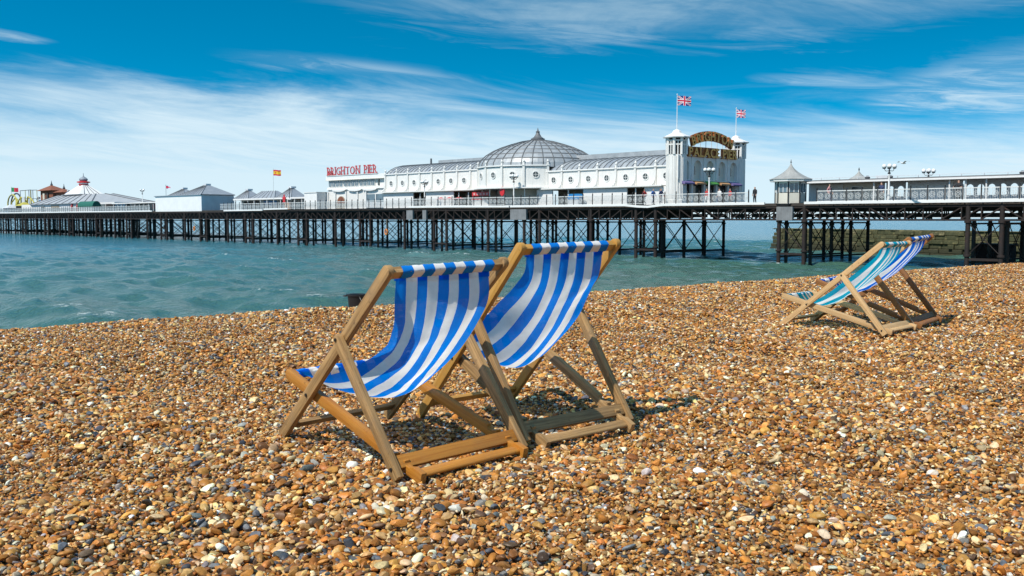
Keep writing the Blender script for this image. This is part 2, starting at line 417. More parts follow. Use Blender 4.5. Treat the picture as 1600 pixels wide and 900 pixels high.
def ground(x, y):
    a, b = ab(x, y)
    z = np.zeros_like(a)
    for th, ph, lam in _und:
        z = z + 0.0105 * lam ** 0.55 * np.sin((x * math.cos(th) + y * math.sin(th)) * 2 * PI / lam + ph)
    r = np.sqrt(x * x + y * y)
    z = z * np.clip(1.15 - r / 60.0, 0.3, 1.0)
    for cx, cy in ((-0.48, 4.05), (0.08, 4.6), (3.05, 8.65), (3.5, 9.1)):
        k = np.exp(-(((x - cx) ** 2 + (y - cy) ** 2) / 0.72 ** 2) ** 2); z = z * (1 - 0.85 * k)
    z = z - 0.034
    z = z * (1.0 - 0.75 * np.exp(-(b / 1.6) ** 2)); bb = b + 0.10 * np.sin(a * 0.33 + 1.0) + 0.04 * np.sin(a * 1.05 + 0.4)
    w = 0.30 + 0.02 * np.clip(a, 0, 30)
    fall = np.logaddexp(0.0, bb / w) * w
    return z - 0.165 * fall


def graded(lo, dlo, dhi, hi, step, grow=1.35):
    mid = list(np.arange(dlo, dhi + 1e-6, step)); s = step; v = mid[0]; left = []
    while v > lo: s *= grow; v = max(v - s, lo); left.append(v)
    s = step; v = mid[-1]; right = []
    while v < hi: s *= grow; v = min(v + s, hi); right.append(v)
    return np.array(left[::-1] + mid + right)


def sheet(name, A, B, zf, mats, wfun=None):
    aa, bb = np.meshgrid(A, B)
    x = CREST[0] + aa * EA[0] + bb * EB[0]; y = CREST[1] + aa * EA[1] + bb * EB[1]
    z = zf(x, y, aa, bb)
    V = np.stack([x, y, z], -1).reshape(-1, 3); na, nb = len(A), len(B)
    i = (np.arange(nb - 1)[:, None] * na + np.arange(na - 1)[None]).reshape(-1)
    Fq = np.stack([i, i + 1, i + na + 1, i + na], -1)
    me = bpy.data.meshes.new(name); me.vertices.add(len(V)); me.vertices.foreach_set('co', V.ravel())
    me.loops.add(Fq.size); me.loops.foreach_set('vertex_index', Fq.ravel().astype(np.int32))
    me.polygons.add(len(Fq)); me.polygons.foreach_set('loop_start', np.arange(0, Fq.size, 4, dtype=np.int32))
    me.polygons.foreach_set('use_smooth', np.ones(len(Fq), bool))
    me.update(calc_edges=True); me.validate()
    me.materials.append(mats); return link(name, me)


PAL = [  # pebble colours, linear, with weights
    ((0.46, 0.215, 0.050), 23), ((0.40, 0.155, 0.027), 20), ((0.54, 0.32, 0.115), 17), ((0.29, 0.110, 0.024), 15),
    ((0.58, 0.41, 0.215), 11), ((0.66, 0.54, 0.36), 5), ((0.17, 0.075, 0.024), 10), ((0.085, 0.050, 0.028), 5),
    ((0.20, 0.19, 0.172), 3.4), ((0.11, 0.117, 0.126), 3.4), ((0.05, 0.056, 0.066), 3.2), ((0.34, 0.32, 0.285), 1.8), ((0.70, 0.63, 0.51), 1.8)]


def ground_mat():
    m = bpy.data.materials.new('shingle_bed'); m.use_nodes = True; t = NT(m.node_tree); bs = t.n['Principled BSDF']
    geo = t.new('ShaderNodeNewGeometry'); p = geo.outputs['Position']
    wn = t.noise(p, 30.0, 2, 0.5); mx = t.new('ShaderNodeVectorMath', operation='MULTIPLY_ADD')
    t.l.new(wn.outputs['Color'], mx.inputs[0]); mx.inputs[1].default_value = (0.012, 0.012, 0.012); t.l.new(p, mx.inputs[2])
    vo = t.new('ShaderNodeTexVoronoi'); vo.inputs['Scale'].default_value = 34.0; t.l.new(mx.outputs[0], vo.inputs['Vector'])
    sp = t.new('ShaderNodeSeparateColor'); t.l.new(vo.outputs['Color'], sp.inputs[0])
    stops = []; acc = 0; tot = sum(w for _, w in PAL)
    for c, w in PAL: stops.append((acc / tot, tuple(v * 0.9 for v in c))); acc += w
    c = t.ramp(sp.outputs[0], stops, 'CONSTANT')
    c = t.mix(t.mapr(vo.outputs['Distance'], 0.35, 0.75, 0.0, 0.6), c, (0.10, 0.055, 0.022))  # shade in the gaps between stones, painted into the bed colour
    ps = t.new('ShaderNodeSeparateXYZ'); t.l.new(p, ps.inputs[0])
    c = t.mix(t.mapr(ps.outputs[2], -2.4, -1.5, 0.7, 0.0), c, (0.075, 0.042, 0.02))   # shingle soaked by the swash
    t.l.new(c, bs.inputs['Base Color']); bs.inputs['Roughness'].default_value = 0.75
    b = t.new('ShaderNodeBump'); b.inputs['Strength'].default_value = 1.0; b.inputs['Distance'].default_value = 0.012
    t.l.new(t.math('SUBTRACT', 1.0, vo.outputs['Distance']), b.inputs['Height']); t.l.new(b.outputs[0], bs.inputs['Normal'])
    return m


beach = sheet('beach', graded(-420, -15, 34, 420, 0.14), graded(-70, -16.5, 2.5, 60, 0.14), lambda x, y, a, b: ground(x, y), ground_mat())
tag(beach, 'golden brown shingle beach sloping to the sea', None, None, 'structure')


def pebble_mat(name, single):
    m = bpy.data.materials.new(name); m.use_nodes = True; t = NT(m.node_tree); bs = t.n['Principled BSDF']
    co = t.new('ShaderNodeTexCoord'); info = t.new('ShaderNodeObjectInfo')
    if single: c = info.outputs['Color']
    else:
        at = t.new('ShaderNodeAttribute', attribute_type='INSTANCER', attribute_name='tint'); c = at.outputs['Color']
    rv = t.math('MULTIPLY', info.outputs['Random'], 51.0)
    vec = t.new('ShaderNodeVectorMath', operation='ADD'); t.l.new(co.outputs['Object'], vec.inputs[0]); t.l.new(t.comb(rv, rv, rv), vec.inputs[1])
    n = t.noise(vec.outputs[0], 1.6, 5, 0.65, 0.6).outputs[0]
    n2 = t.noise(vec.outputs[0], 7.0, 4, 0.6).outputs[0]
    f = t.math('ADD', t.mapr(n, 0.3, 0.7, 0.72, 1.18), t.mapr(n2, 0.3, 0.7, -0.10, 0.10))
    sc = t.new('ShaderNodeVectorMath', operation='SCALE'); t.l.new(c, sc.inputs[0]); t.l.new(f, sc.inputs['Scale'])
    c2 = t.mix(t.mapr(n, 0.62, 0.74, 0.0, 0.28), sc.outputs[0], (0.52, 0.40, 0.25))
    t.l.new(c2, bs.inputs['Base Color']); t.put(bs.inputs['Roughness'], t.mapr(n2, 0.3, 0.7, 0.34, 0.62))
    bs.inputs['Specular IOR Level'].default_value = 0.3
    M[name] = m; return m


pebble_mat('pebble_stone', False); pebble_mat('pebble_stone_single', True)


def pebble_mesh(k, mname, sub=2):
    rg = random.Random(100 + k); bm = bmesh.new(); bmesh.ops.create_icosphere(bm, subdivisions=sub, radius=1.0)
    ax = Vector((1.0, rg.uniform(0.62, 0.9), rg.uniform(0.36, 0.66)))
    pl = [(Vector((rg.gauss(0, 1), rg.gauss(0, 1), rg.gauss(0, 1))).normalized(), rg.uniform(0.5, 0.86)) for _ in range(rg.choice((4, 5, 6, 7, 8)))]
    lob = [(Vector((rg.gauss(0, 1), rg.gauss(0, 1), rg.gauss(0, 1))).normalized(), rg.uniform(-0.2, 0.22)) for _ in range(4)]
    for v in bm.verts:
        p = v.co.copy(); s = 1.0
        for d, a in lob: s += a * max(p.dot(d), 0) ** 2
        p *= s
        for d, h in pl:                       # broken, worn flats of flint
            e = p.dot(d) - h
            if e > 0: p -= d * e * 0.92
        v.co = Vector((p.x * ax.x, p.y * ax.y, p.z * ax.z))
    me = bpy.data.meshes.new('pebble'); bm.to_mesh(me); bm.free()
    me.polygons.foreach_set('use_smooth', [True] * len(me.polygons)); me.materials.append(M[mname]); me.set_sharp_from_angle(angle=R(30)); return me


def tint_array(n, cool=0.0):
    w = np.array([q for _, q in PAL], float); w /= w.sum(); idx = RNG.choice(len(PAL), n, p=w)
    c = np.array([q for q, _ in PAL])[idx]
    return np.clip(c * np.exp(RNG.normal(0.05, 0.30, (n, 1))) * RNG.uniform(0.92, 1.08, (n, 3)), 0, 0.85)


def make_pebbles():
    pts = []; szs = []
    HW = 0.575
    for d0, d1, dens, smul in ((1.7, 3.6, 7600, 1.0), (3.6, 6.0, 6200, 1.0), (6.0, 9.0, 4200, 1.08), (9.0, 13.0, 2500, 1.25), (13.0, 19.0, 1200, 1.5), (19.0, 34.0, 480, 1.9)):
        wid = HW * d1 + 0.9; n = int(dens * (2 * wid) * (d1 - d0))
        x = RNG.uniform(-wid, wid, n); y = RNG.uniform(d0, d1, n)
        a, b = ab(x, y)
        k = (np.abs(x) < HW * y + 0.9) & (b < 0.9)
        x = x[k]; y = y[k]; pts.append(np.stack([x, y], 1))
        patch = 1.0 + 0.16 * np.sin(x * 1.7 + 0.8 * np.sin(y * 1.1)) * np.sin(y * 1.3 + 1.0) + 0.10 * np.sin(x * 4.1 + y * 3.3)
        s = 0.0081 * np.exp(RNG.normal(0, 0.38, len(x))) * smul * patch
        szs.append(np.clip(s, 0.0045, 0.030))
    P = np.concatenate(pts); s = np.concatenate(szs); n = len(P)
    big = RNG.random(n) < 0.008; s[big] *= RNG.uniform(1.4, 2.0, big.sum()); s = np.clip(s, 0.0042, 0.024)
    z = ground(P[:, 0], P[:, 1]) + s * RNG.uniform(0.0, 0.75, n) + np.abs(RNG.normal(0, 0.0045, n))
    rot = np.stack([RNG.normal(0, 0.42, n), RNG.normal(0, 0.42, n), RNG.uniform(0, 2 * PI, n)], 1)
    sc = s[:, None] * np.stack([RNG.uniform(0.95, 1.35, n), RNG.uniform(0.85, 1.15, n), RNG.uniform(0.8, 1.2, n)], 1)
    tint = tint_array(n)
    ang = s / np.maximum(P[:, 1], 1.0)
    vis = (np.abs(P[:, 0]) < 0.52 * P[:, 1]) & (P[:, 1] > 2.75)
    order = np.argsort(-(ang * vis)); top = order[:300]; rest = np.ones(n, bool); rest[top] = False
    # the 300 that show largest are pieces of the beach of their own
    NV = 14
    singles = [pebble_mesh(k, 'pebble_stone_single') for k in range(NV)]
    for q, i in enumerate(top):
        o = link('pebble', singles[q % NV], beach, (P[i, 0], P[i, 1], z[i] + 0.3 * s[i]), tuple(rot[i] * np.array([0.6, 0.6, 1])))
        o.scale = tuple(sc[i]); o.color = tuple(tint[i]) + (1.0,)
    # all the others: one mass
    idx = np.where(rest)[0]; m = len(idx)
    me = bpy.data.meshes.new('shingle'); me.vertices.add(m)
    me.vertices.foreach_set('co', np.stack([P[idx, 0], P[idx, 1], z[idx]], 1).ravel().astype(np.float32))
    a = me.attributes.new('rot', 'FLOAT_VECTOR', 'POINT'); a.data.foreach_set('vector', rot[idx].ravel().astype(np.float32))
    a = me.attributes.new('scl', 'FLOAT_VECTOR', 'POINT'); a.data.foreach_set('vector', sc[idx].ravel().astype(np.float32))
    a = me.attributes.new('tint', 'FLOAT_COLOR', 'POINT'); a.data.foreach_set('color', np.concatenate([tint[idx], np.ones((m, 1))], 1).ravel().astype(np.float32))
    sh = link('shingle', me, beach); tag(sh, kind='stuff')
    pc = bpy.data.collections.new('pebble_kinds')
    for k in range(NV):
        o = bpy.data.objects.new('pebble_kind', pebble_mesh(k, 'pebble_stone')); pc.objects.link(o)
    g = bpy.data.node_groups.new('strew', 'GeometryNodeTree')
    g.interface.new_socket('Geometry', in_out='INPUT', socket_type='NodeSocketGeometry')
    g.interface.new_socket('Geometry', in_out='OUTPUT', socket_type='NodeSocketGeometry')
    N = g.nodes; L = g.links
    gi = N.new('NodeGroupInput'); go = N.new('NodeGroupOutput'); ip = N.new('GeometryNodeInstanceOnPoints')
    ci = N.new('GeometryNodeCollectionInfo'); ci.inputs[0].default_value = pc; ci.inputs['Separate Children'].default_value = True
    ci.inputs['Reset Children'].default_value = True
    def named(nm, typ):
        q = N.new('GeometryNodeInputNamedAttribute'); q.data_type = typ; q.inputs['Name'].default_value = nm; return q.outputs[0]
    er = N.new('FunctionNodeEulerToRotation'); L.new(named('rot', 'FLOAT_VECTOR'), er.inputs[0])
    L.new(gi.outputs[0], ip.inputs['Points']); L.new(ci.outputs[0], ip.inputs['Instance']); ip.inputs['Pick Instance'].default_value = True
    rnd = N.new('FunctionNodeRandomValue'); rnd.data_type = 'INT'
    [x for x in rnd.inputs if x.name == 'Min' and x.type == 'INT'][0].default_value = 0
    [x for x in rnd.inputs if x.name == 'Max' and x.type == 'INT'][0].default_value = NV - 1
    L.new([x for x in rnd.outputs if x.type == 'INT'][0], ip.inputs['Instance Index'])
    L.new(er.outputs[0], ip.inputs['Rotation']); L.new(named('scl', 'FLOAT_VECTOR'), ip.inputs['Scale'])
    L.new(ip.outputs[0], go.inputs[0])
    mod = sh.modifiers.new('strew', 'NODES'); mod.node_group = g
    print('pebbles', n)


make_pebbles()

# ------------------------------------------------------------------ the sea
_wv = []
for i in range(46):
    lam = float(np.exp(RNG.uniform(math.log(1.1), math.log(11.0)))); th = R(-128) + RNG.normal(0, 0.5)
    _wv.append((math.cos(th) * 2 * PI / lam, math.sin(th) * 2 * PI / lam, RNG.uniform(0, 2 * PI), 0.0068 * lam ** 0.85, lam))


def wave(x, y):
    z = np.zeros_like(x); warp = 0.6 * np.sin(x * 0.07 + 1.0) + 0.6 * np.sin(y * 0.09 + 2.0)
    for kx, ky, ph, am, lam in _wv:
        s = np.sin(kx * x + ky * y + ph + warp); z = z + am * (s + 0.35 * (s * s - 0.5))
    return z


def sea_z(x, y, a, b):
    fade = np.clip((190 - b) / 90, 0, 1) * np.clip((170 - np.abs(a - 5)) / 40, 0, 1)
    return WATER + wave(x, y) * fade * np.clip((b - 8) / 14, 0.5, 1)


def sea_mat():
    m = bpy.data.materials.new('sea_water'); m.use_nodes = True; t = NT(m.node_tree); bs = t.n['Principled BSDF']
    geo = t.new('ShaderNodeNewGeometry'); p = geo.outputs['Position']
    mp = t.new('ShaderNodeMapping'); mp.inputs['Rotation'].default_value = (0, 0, R(40)); mp.inputs['Scale'].default_value = (1.0, 0.55, 1.0); t.l.new(p, mp.inputs[0])
    q = mp.outputs[0]
    n0 = t.noise(q, 0.022, 3, 0.5).outputs[0]
    n1 = t.noise(q, 0.55, 4, 0.6, 0.4).outputs[0]
    n2 = t.noise(q, 2.3, 4, 0.62, 0.3).outputs[0]
    n3 = t.noise(q, 9.0, 3, 0.6).outputs[0]
    h = t.math('ADD', t.math('MULTIPLY', n1, 0.38), t.math('ADD', t.math('MULTIPLY', n2, 0.36), t.math('MULTIPLY', n3, 0.075)))
    b = t.new('ShaderNodeBump'); b.inputs['Strength'].default_value = 1.0; b.inputs['Distance'].default_value = 0.62
    t.l.new(h, b.inputs['Height']); t.l.new(b.outputs[0], bs.inputs['Normal'])
    c = t.mix(t.mapr(n0, 0.35, 0.65), (0.048, 0.135, 0.130), (0.070, 0.168, 0.162))
    sp = t.new('ShaderNodeSeparateXYZ'); t.l.new(p, sp.inputs[0])
    # silt stirred up near the shore makes the water greener
    bsea = t.math('ADD', t.math('MULTIPLY', t.math('SUBTRACT', sp.outputs[0], 1.14), -0.638), t.math('MULTIPLY', t.math('SUBTRACT', sp.outputs[1], 13.1), 0.77))
    c = t.mix(t.mapr(bsea, 95.0, 20.0, 0.0, 0.85), c, (0.052, 0.118, 0.080))
    c = t.mix(t.mapr(bsea, 75.0, 170.0), c, (0.045, 0.185, 0.245))      # clearer, bluer water offshore
    # white water on a few crests and along the edge
    crest = t.mapr(sp.outputs[2], WATER + 0.25, WATER + 0.33)
    fn = t.mapr(t.noise(p, 1.6, 5, 0.7).outputs[0], 0.52, 0.66)
    edge = t.math('MULTIPLY', t.mapr(bsea, 26.0, 21.5), t.mapr(t.noise(p, 0.8, 5, 0.7).outputs[0], 0.40, 0.58))
    foam = t.math('MAXIMUM', t.math('MULTIPLY', crest, fn), edge)
    c = t.mix(foam, c, (0.74, 0.77, 0.76))
    t.l.new(c, bs.inputs['Base Color'])
    t.put(bs.inputs['Roughness'], t.mapr(foam, 0.0, 1.0, 0.14, 0.8))
    bs.inputs['IOR'].default_value = 1.333; bs.inputs['Specular IOR Level'].default_value = 0.30
    return m


sea = sheet('sea', graded(-9000, -160, 140, 9000, 0.55), graded(6, 14, 165, 14000, 0.42), sea_z, sea_mat())
tag(sea, 'choppy teal sea', None, None, 'structure')

# ------------------------------------------------------------------ the pier frame of reference
PO = np.array([40.317, 75.475]); PD = np.array([0.686979, -0.726678]); PN = np.array([0.726678, 0.686979])
PR = math.atan2(PD[1], PD[0]); DECK = CAMZ + 0.003 + 1.41
WL = WATER - DECK            # water level in pier heights (deck = 0)


def pw(u, t, z): return (PO[0] + PD[0] * u + PN[0] * t, PO[1] + PD[1] * u + PN[1] * t, DECK + z)


def pthing(name, u, t, z, label, cat, group=None):
    o = empty(name, pw(u, t, z), PR, label, cat, group); ORG[o.name] = (u, t, z); return o


def pput(name, me, parent, u, t, z, rot=(0, 0, 0)):
    root = parent
    while root.parent: root = root.parent
    g = ORG[root.name]; return link(name, me, parent, (u - g[0], t - g[1], z - g[2]), rot)


def plone(name, mb, mats, u, t, z, label, cat, group=None, smooth=False):
    """a one-mesh thing standing on the pier; mb in its own coordinates"""
    o = link(name, mb.mesh(name, mats, smooth), None, pw(u, t, z), (0, 0, PR)); return tag(o, label, cat, group)


BENTS = []
for k in range(17):
    c0 = -1.9 - 17.45 * k; BENTS += [c0, c0 - 2.65]
    if k >= 2: BENTS += [c0 - 9.2]
BENTS = [u for u in BENTS if u > -296]


def width(u): return 16.5 if u > -33 else (19.0 if u > -112 else (14.0 if u > -186 else 30.0))


def make_pier():
    p = pthing('pier', -150, 8, 0, 'long iron pleasure pier on dark piles running out over the sea', 'pier')
    for lo, hi, wd in ((-33, 14, 17), (-112, -33, 19.5), (-186, -112, 14.5), (-318, -186, 44)):
        MB().box(lo + 0.005, hi, 0.45, wd, -0.30, -0.02).build('deck', 'deck_timber', p)
        for t in np.arange(1.2, wd - 0.3, 2.6):
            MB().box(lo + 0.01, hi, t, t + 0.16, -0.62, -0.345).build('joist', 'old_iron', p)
    # white edge boards; the one by the tower sags
    def fascia(pts):
        mb = MB()
        for (u0, z0), (u1, z1) in zip(pts[:-1], pts[1:]):
            mb.add([(u0, -0.06, z0 - 0.14), (u1, -0.06, z1 - 0.14), (u1, 0.10, z1 - 0.14), (u0, 0.10, z0 - 0.14),
                    (u0, -0.06, z0 + 0.09), (u1, -0.06, z1 + 0.09), (u1, 0.10, z1 + 0.09), (u0, 0.10, z0 + 0.09)],
                   [(0, 1, 5, 4), (1, 2, 6, 5), (2, 3, 7, 6), (3, 0, 4, 7), (4, 5, 6, 7), (0, 3, 2, 1)])
        mb.build('edge_board', 'white_clean', p)
    fascia([(-19.2, 0), (-9, 0.0), (0, 0), (14, 0)]); fascia([(-59, 0.02), (-48, 0.0), (-40.8, -0.0), (-38.9, -0.16), (-37.6, -0.2), (-35.6, -0.02), (-23.4, 0)])
    fascia([(-79.5, 0.12), (-70, 0.1), (-59.2, 0.02)]); fascia([(-134, -0.08), (-120, -0.05)]); fascia([(-119.6, 0.08), (-111.8, 0.14)])
    fascia([(-215, 0.02), (-190, 0.0), (-165, 0.0)]); fascia([(-316, 0), (-215.2, 0.0)])
    MB().box(-112, -79.7, -0.04, 0.10, -0.24, -0.04).build('edge_board', 'old_iron', p)
    # piles: shared mesh, one object each
    h0 = -1.62; dep = WL - 2.6
    mb = MB(); mb.cyl((0, 0, dep), (0, 0, h0), 0.165, 0.165, 12); mb.lathe([(0.165, -0.09), (0.24, -0.07), (0.24, 0.07), (0.165, 0.09)], 12, (0, 0, h0 - 0.42))
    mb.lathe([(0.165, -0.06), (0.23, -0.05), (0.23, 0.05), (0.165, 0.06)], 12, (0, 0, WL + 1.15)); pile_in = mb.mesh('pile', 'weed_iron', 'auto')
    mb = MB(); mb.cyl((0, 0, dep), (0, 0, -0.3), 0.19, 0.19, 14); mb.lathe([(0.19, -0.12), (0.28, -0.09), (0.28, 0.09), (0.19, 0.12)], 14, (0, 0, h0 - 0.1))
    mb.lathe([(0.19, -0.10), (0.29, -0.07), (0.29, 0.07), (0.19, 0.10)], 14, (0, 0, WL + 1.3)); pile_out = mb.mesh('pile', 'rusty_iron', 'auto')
    brace = {}
    def xbrace(sp):
        if sp not in brace:
            mb = MB(); z0 = WL + 0.75; z1 = h0 - 0.35
            mb.cyl((0, 0.06, z0), (0, sp - 0.06, z1), 0.045, 0.045, 6); mb.cyl((0.1, 0.06, z1), (0.1, sp - 0.06, z0), 0.045, 0.045, 6)
            mb.lathe([(0.16, -0.02), (0.16, 0.02)], 10, (0.05, sp / 2, (z0 + z1) / 2)); brace[sp] = mb.mesh('cross_brace', 'old_iron')
        return brace[sp]
    for i, u in enumerate(BENTS):
        front = pput('pile', pile_out, p, u, 0.35, 0)
        n = 4 if u > -200 else 5; sp = 3.75 if u > -200 else 4.4
        for j in range(n):
            pput('pile', pile_in, p, u + 0.12 * math.sin(i * 3 + j), 1.6 + sp * j, 0)
            if j < n - 1: pput('cross_brace', xbrace(sp), p, u, 1.6 + sp * j, 0)
        MB().box(u - 0.09, u + 0.09, 0.3, 1.6 + sp * (n - 1), h0 - 0.34, h0 - 0.2).build('tie_beam', 'old_iron', p)
        MB().bar((u, 0.35, WL + 0.72), (u, 1.6 + sp * (n - 1), WL + 0.72), 0.14, 0.16).build('tie_beam', 'weed_iron', p)
    # along-pier bracing between the two bents of a pair
    ks = sorted(BENTS, reverse=True)
    for u0, u1 in zip(ks[:-1], ks[1:]):
        if abs(u0 - u1) < 3.2:
            mb = MB(); mb.cyl((u0, 0.35, WL + 1.3), (u1, 0.35, h0 - 0.2), 0.04, 0.04, 6); mb.cyl((u1, 0.35, WL + 1.3), (u0, 0.35, h0 - 0.2), 0.04, 0.04, 6)
            mb.bar((u0, 0.35, WL + 1.0), (u1, 0.35, WL + 1.0), 0.14, 0.2); mb.build('cross_brace', 'rusty_iron', p)
    # lattice girders, one object per bay and row
    tcache = {}
    def truss(L, dark):
        key = (round(L, 2), dark)
        if key not in tcache:
            mb = MB(); n = max(int(round(L / 1.55)), 1); d = L / n
            mb.box(0, -L, -0.09, 0.09, -0.50, -0.36); mb.box(0, -L, -0.10, 0.10, -1.66, -1.52)
            for i in range(n):
                mb.box(-i * d - 0.05, -i * d + 0.05, -0.05, 0.05, -1.52, -0.50)
                a, b = (-i * d, -(i + 1) * d) if i < n / 2 else (-(i + 1) * d, -i * d)
                mb.bar((a, 0.0, -0.52), (b, 0.0, -1.5), 0.10, 0.06, (0, 1, 0))
            tcache[key] = mb.mesh('girder', 'old_iron' if dark else 'rusty_iron')
        return tcache[key]
    starts = [-1.9 - 17.45 * k for k in range(-1, 18)]
    for s0 in starts:
        for row, t in enumerate((0.30, 4.6, 8.9, 13.2)):
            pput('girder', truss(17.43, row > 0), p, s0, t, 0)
        if s0 < -22:           # solid plates added further in to darken the background behind the lattice
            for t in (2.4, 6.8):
                MB().box(s0 - 17.43, s0, t - 0.03, t + 0.03, -1.45 if s0 > -40 else -1.6, -0.37).build('backing_plate', 'old_iron', p)
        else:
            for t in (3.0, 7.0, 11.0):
                MB().box(s0 - 17.43, s0, t - 0.04, t + 0.04, -0.80, -0.37).build('backing_plate', 'old_iron', p)
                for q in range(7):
                    a = s0 - 17.43 + q * 2.5; MB().box(a + 0.1, a + 1.7 + 0.3 * math.sin(q * 2 + t), t - 0.05, t + 0.05, -1.36, -0.98).build('backing_plate', 'old_iron', p)
    for u0, u1 in ((-22.1, -20.4), (-59.0, -56.2), (-80.0, -78.6), (-76.4, -75.6)):
        MB().box(u0, u1, -0.02, 0.24, -1.64, -0.36).build('girder_box', 'grey_plate', p)
    return p


pier = make_pier()


def make_railing():
    r = pthing('pier_railing', -150, 0, 0, 'white iron lattice railing with black posts along the pier edge', 'railing')
    H = 1.08; SP = 1.45
    mb = MB(); mb.box(-0.045, 0.045, -0.045, 0.045, -0.06, H + 0.16); mb.lathe([(0.02, 0), (0.07, 0.05), (0.02, 0.11)], 8, (0, 0, H + 0.16)); post = mb.mesh('railing_post', 'black_iron')
    mb = MB(); mb.box(-SP / 2 + 0.046, SP / 2 - 0.046, -0.035, 0.035, H - 0.08, H); mb.box(-SP / 2 + 0.046, SP / 2 - 0.046, -0.025, 0.025, 0.08, 0.13)
    for i in range(11):
        a = -SP / 2 + SP * (i + 0.5) / 11; mb.box(a - 0.009, a + 0.009, -0.010, 0.010, 0.13, H - 0.08)
    for cx in (-0.34, 0.34):
        for rr, cz in ((0.24, 0.56), (0.12, 0.56)):
            pts = [(cx + rr * math.cos(2 * PI * k / 14), 0, cz + rr * math.sin(2 * PI * k / 14)) for k in range(14)]
            for k in range(14): mb.bar(pts[k], pts[(k + 1) % 14], 0.03, 0.034, (0, 1, 0))
    panel = mb.mesh('railing_panel', 'white_iron')
    u = 12.5
    while u > -312:
        skip = (-164.5 < u < -134.8) or (-24.0 < u < -19.2)
        dz = 0.1 if -79 < u < -59 else 0.0
        if not skip:
            pput('railing_post', post, r, u, 0.02, dz)
            if not (-24.6 < u - SP / 2 < -18.6): pput('railing_panel', panel, r, u - SP / 2, 0.02, dz)
        u -= SP
    return r


make_railing()


# ------------------------------------------------------------------ pavilion with dome
def oculus(parent, u, t, z, yaw, r=0.40):
    o = None
    mb = MB()
    for k in range(18):
        a0 = 2 * PI * k / 18; a1 = 2 * PI * (k + 1) / 18
        mb.bar((r * math.cos(a0), 0, r * math.sin(a0)), (r * math.cos(a1), 0, r * math.sin(a1)), 0.10, 0.10, (0, 1, 0))
    key = ('ocu', r)
    if key not in SH_MESH:
        SH_MESH[key] = mb.mesh('window', 'white_clean')
        pn = MB().lathe([(0.001, 0), (r, 0)], 18); pn = MB()
        pn.add([(r * math.cos(2 * PI * k / 18), 0.0, r * math.sin(2 * PI * k / 18)) for k in range(18)] + [(r * math.cos(2 * PI * k / 18), 0.03, r * math.sin(2 * PI * k / 18)) for k in range(18)],
               [tuple(range(18)), tuple(range(18, 36))[::-1]] + [(k, (k + 1) % 18, 18 + (k + 1) % 18, 18 + k) for k in range(18)])
        SH_MESH[('pane', r)] = pn.mesh('pane', 'glass_dark')
        br = MB(); br.box(-r, r, -0.03, -0.005, -0.02, 0.02); br.box(-0.02, 0.02, -0.035, -0.006, -r, r); SH_MESH[('mun', r)] = br.mesh('glazing_bar', 'white_clean')
    o = pput('window', SH_MESH[key], parent, u, t, z, (0, 0, yaw))
    link('pane', SH_MESH[('pane', r)], o); link('glazing_bar', SH_MESH[('mun', r)], o)
    return o


SH_MESH = {}


def pilaster(parent, u, t, z0, z1, yaw=0.0, brk=True):
    key = ('pil', round(z1 - z0, 2), brk)
    if key not in SH_MESH:
        h = z1 - z0; mb = MB(); mb.box(-0.14, 0.14, -0.18, 0.10, 0, h); mb.box(-0.19, 0.19, -0.24, 0.12, h, h + 0.12); mb.box(-0.11, 0.11, -0.14, 0.08, h + 0.12, h + 0.42)
        mb.lathe([(0.05, 0), (0.15, 0.08), (0.16, 0.18), (0.06, 0.30), (0.02, 0.42)], 8, (0, -0.03, h + 0.42))
        if brk:       # swept bracket at the foot
            poly = [(-0.10, 0.0), (-0.75, 0.0), (-0.72, 0.12)] + [(-0.72 + 0.60 * math.sin(a), 0.12 + 1.05 * (1 - math.cos(a))) for a in np.linspace(0.15, PI / 2, 7)] + [(-0.10, 1.25)]
            mb.prism([(y - 0.08, z) for y, z in poly], 'x', -0.07, 0.07)
        SH_MESH[key] = mb.mesh('pilaster', 'white_paint')
    return pput('pilaster', SH_MESH[key], parent, u, t, z0, (0, 0, yaw))


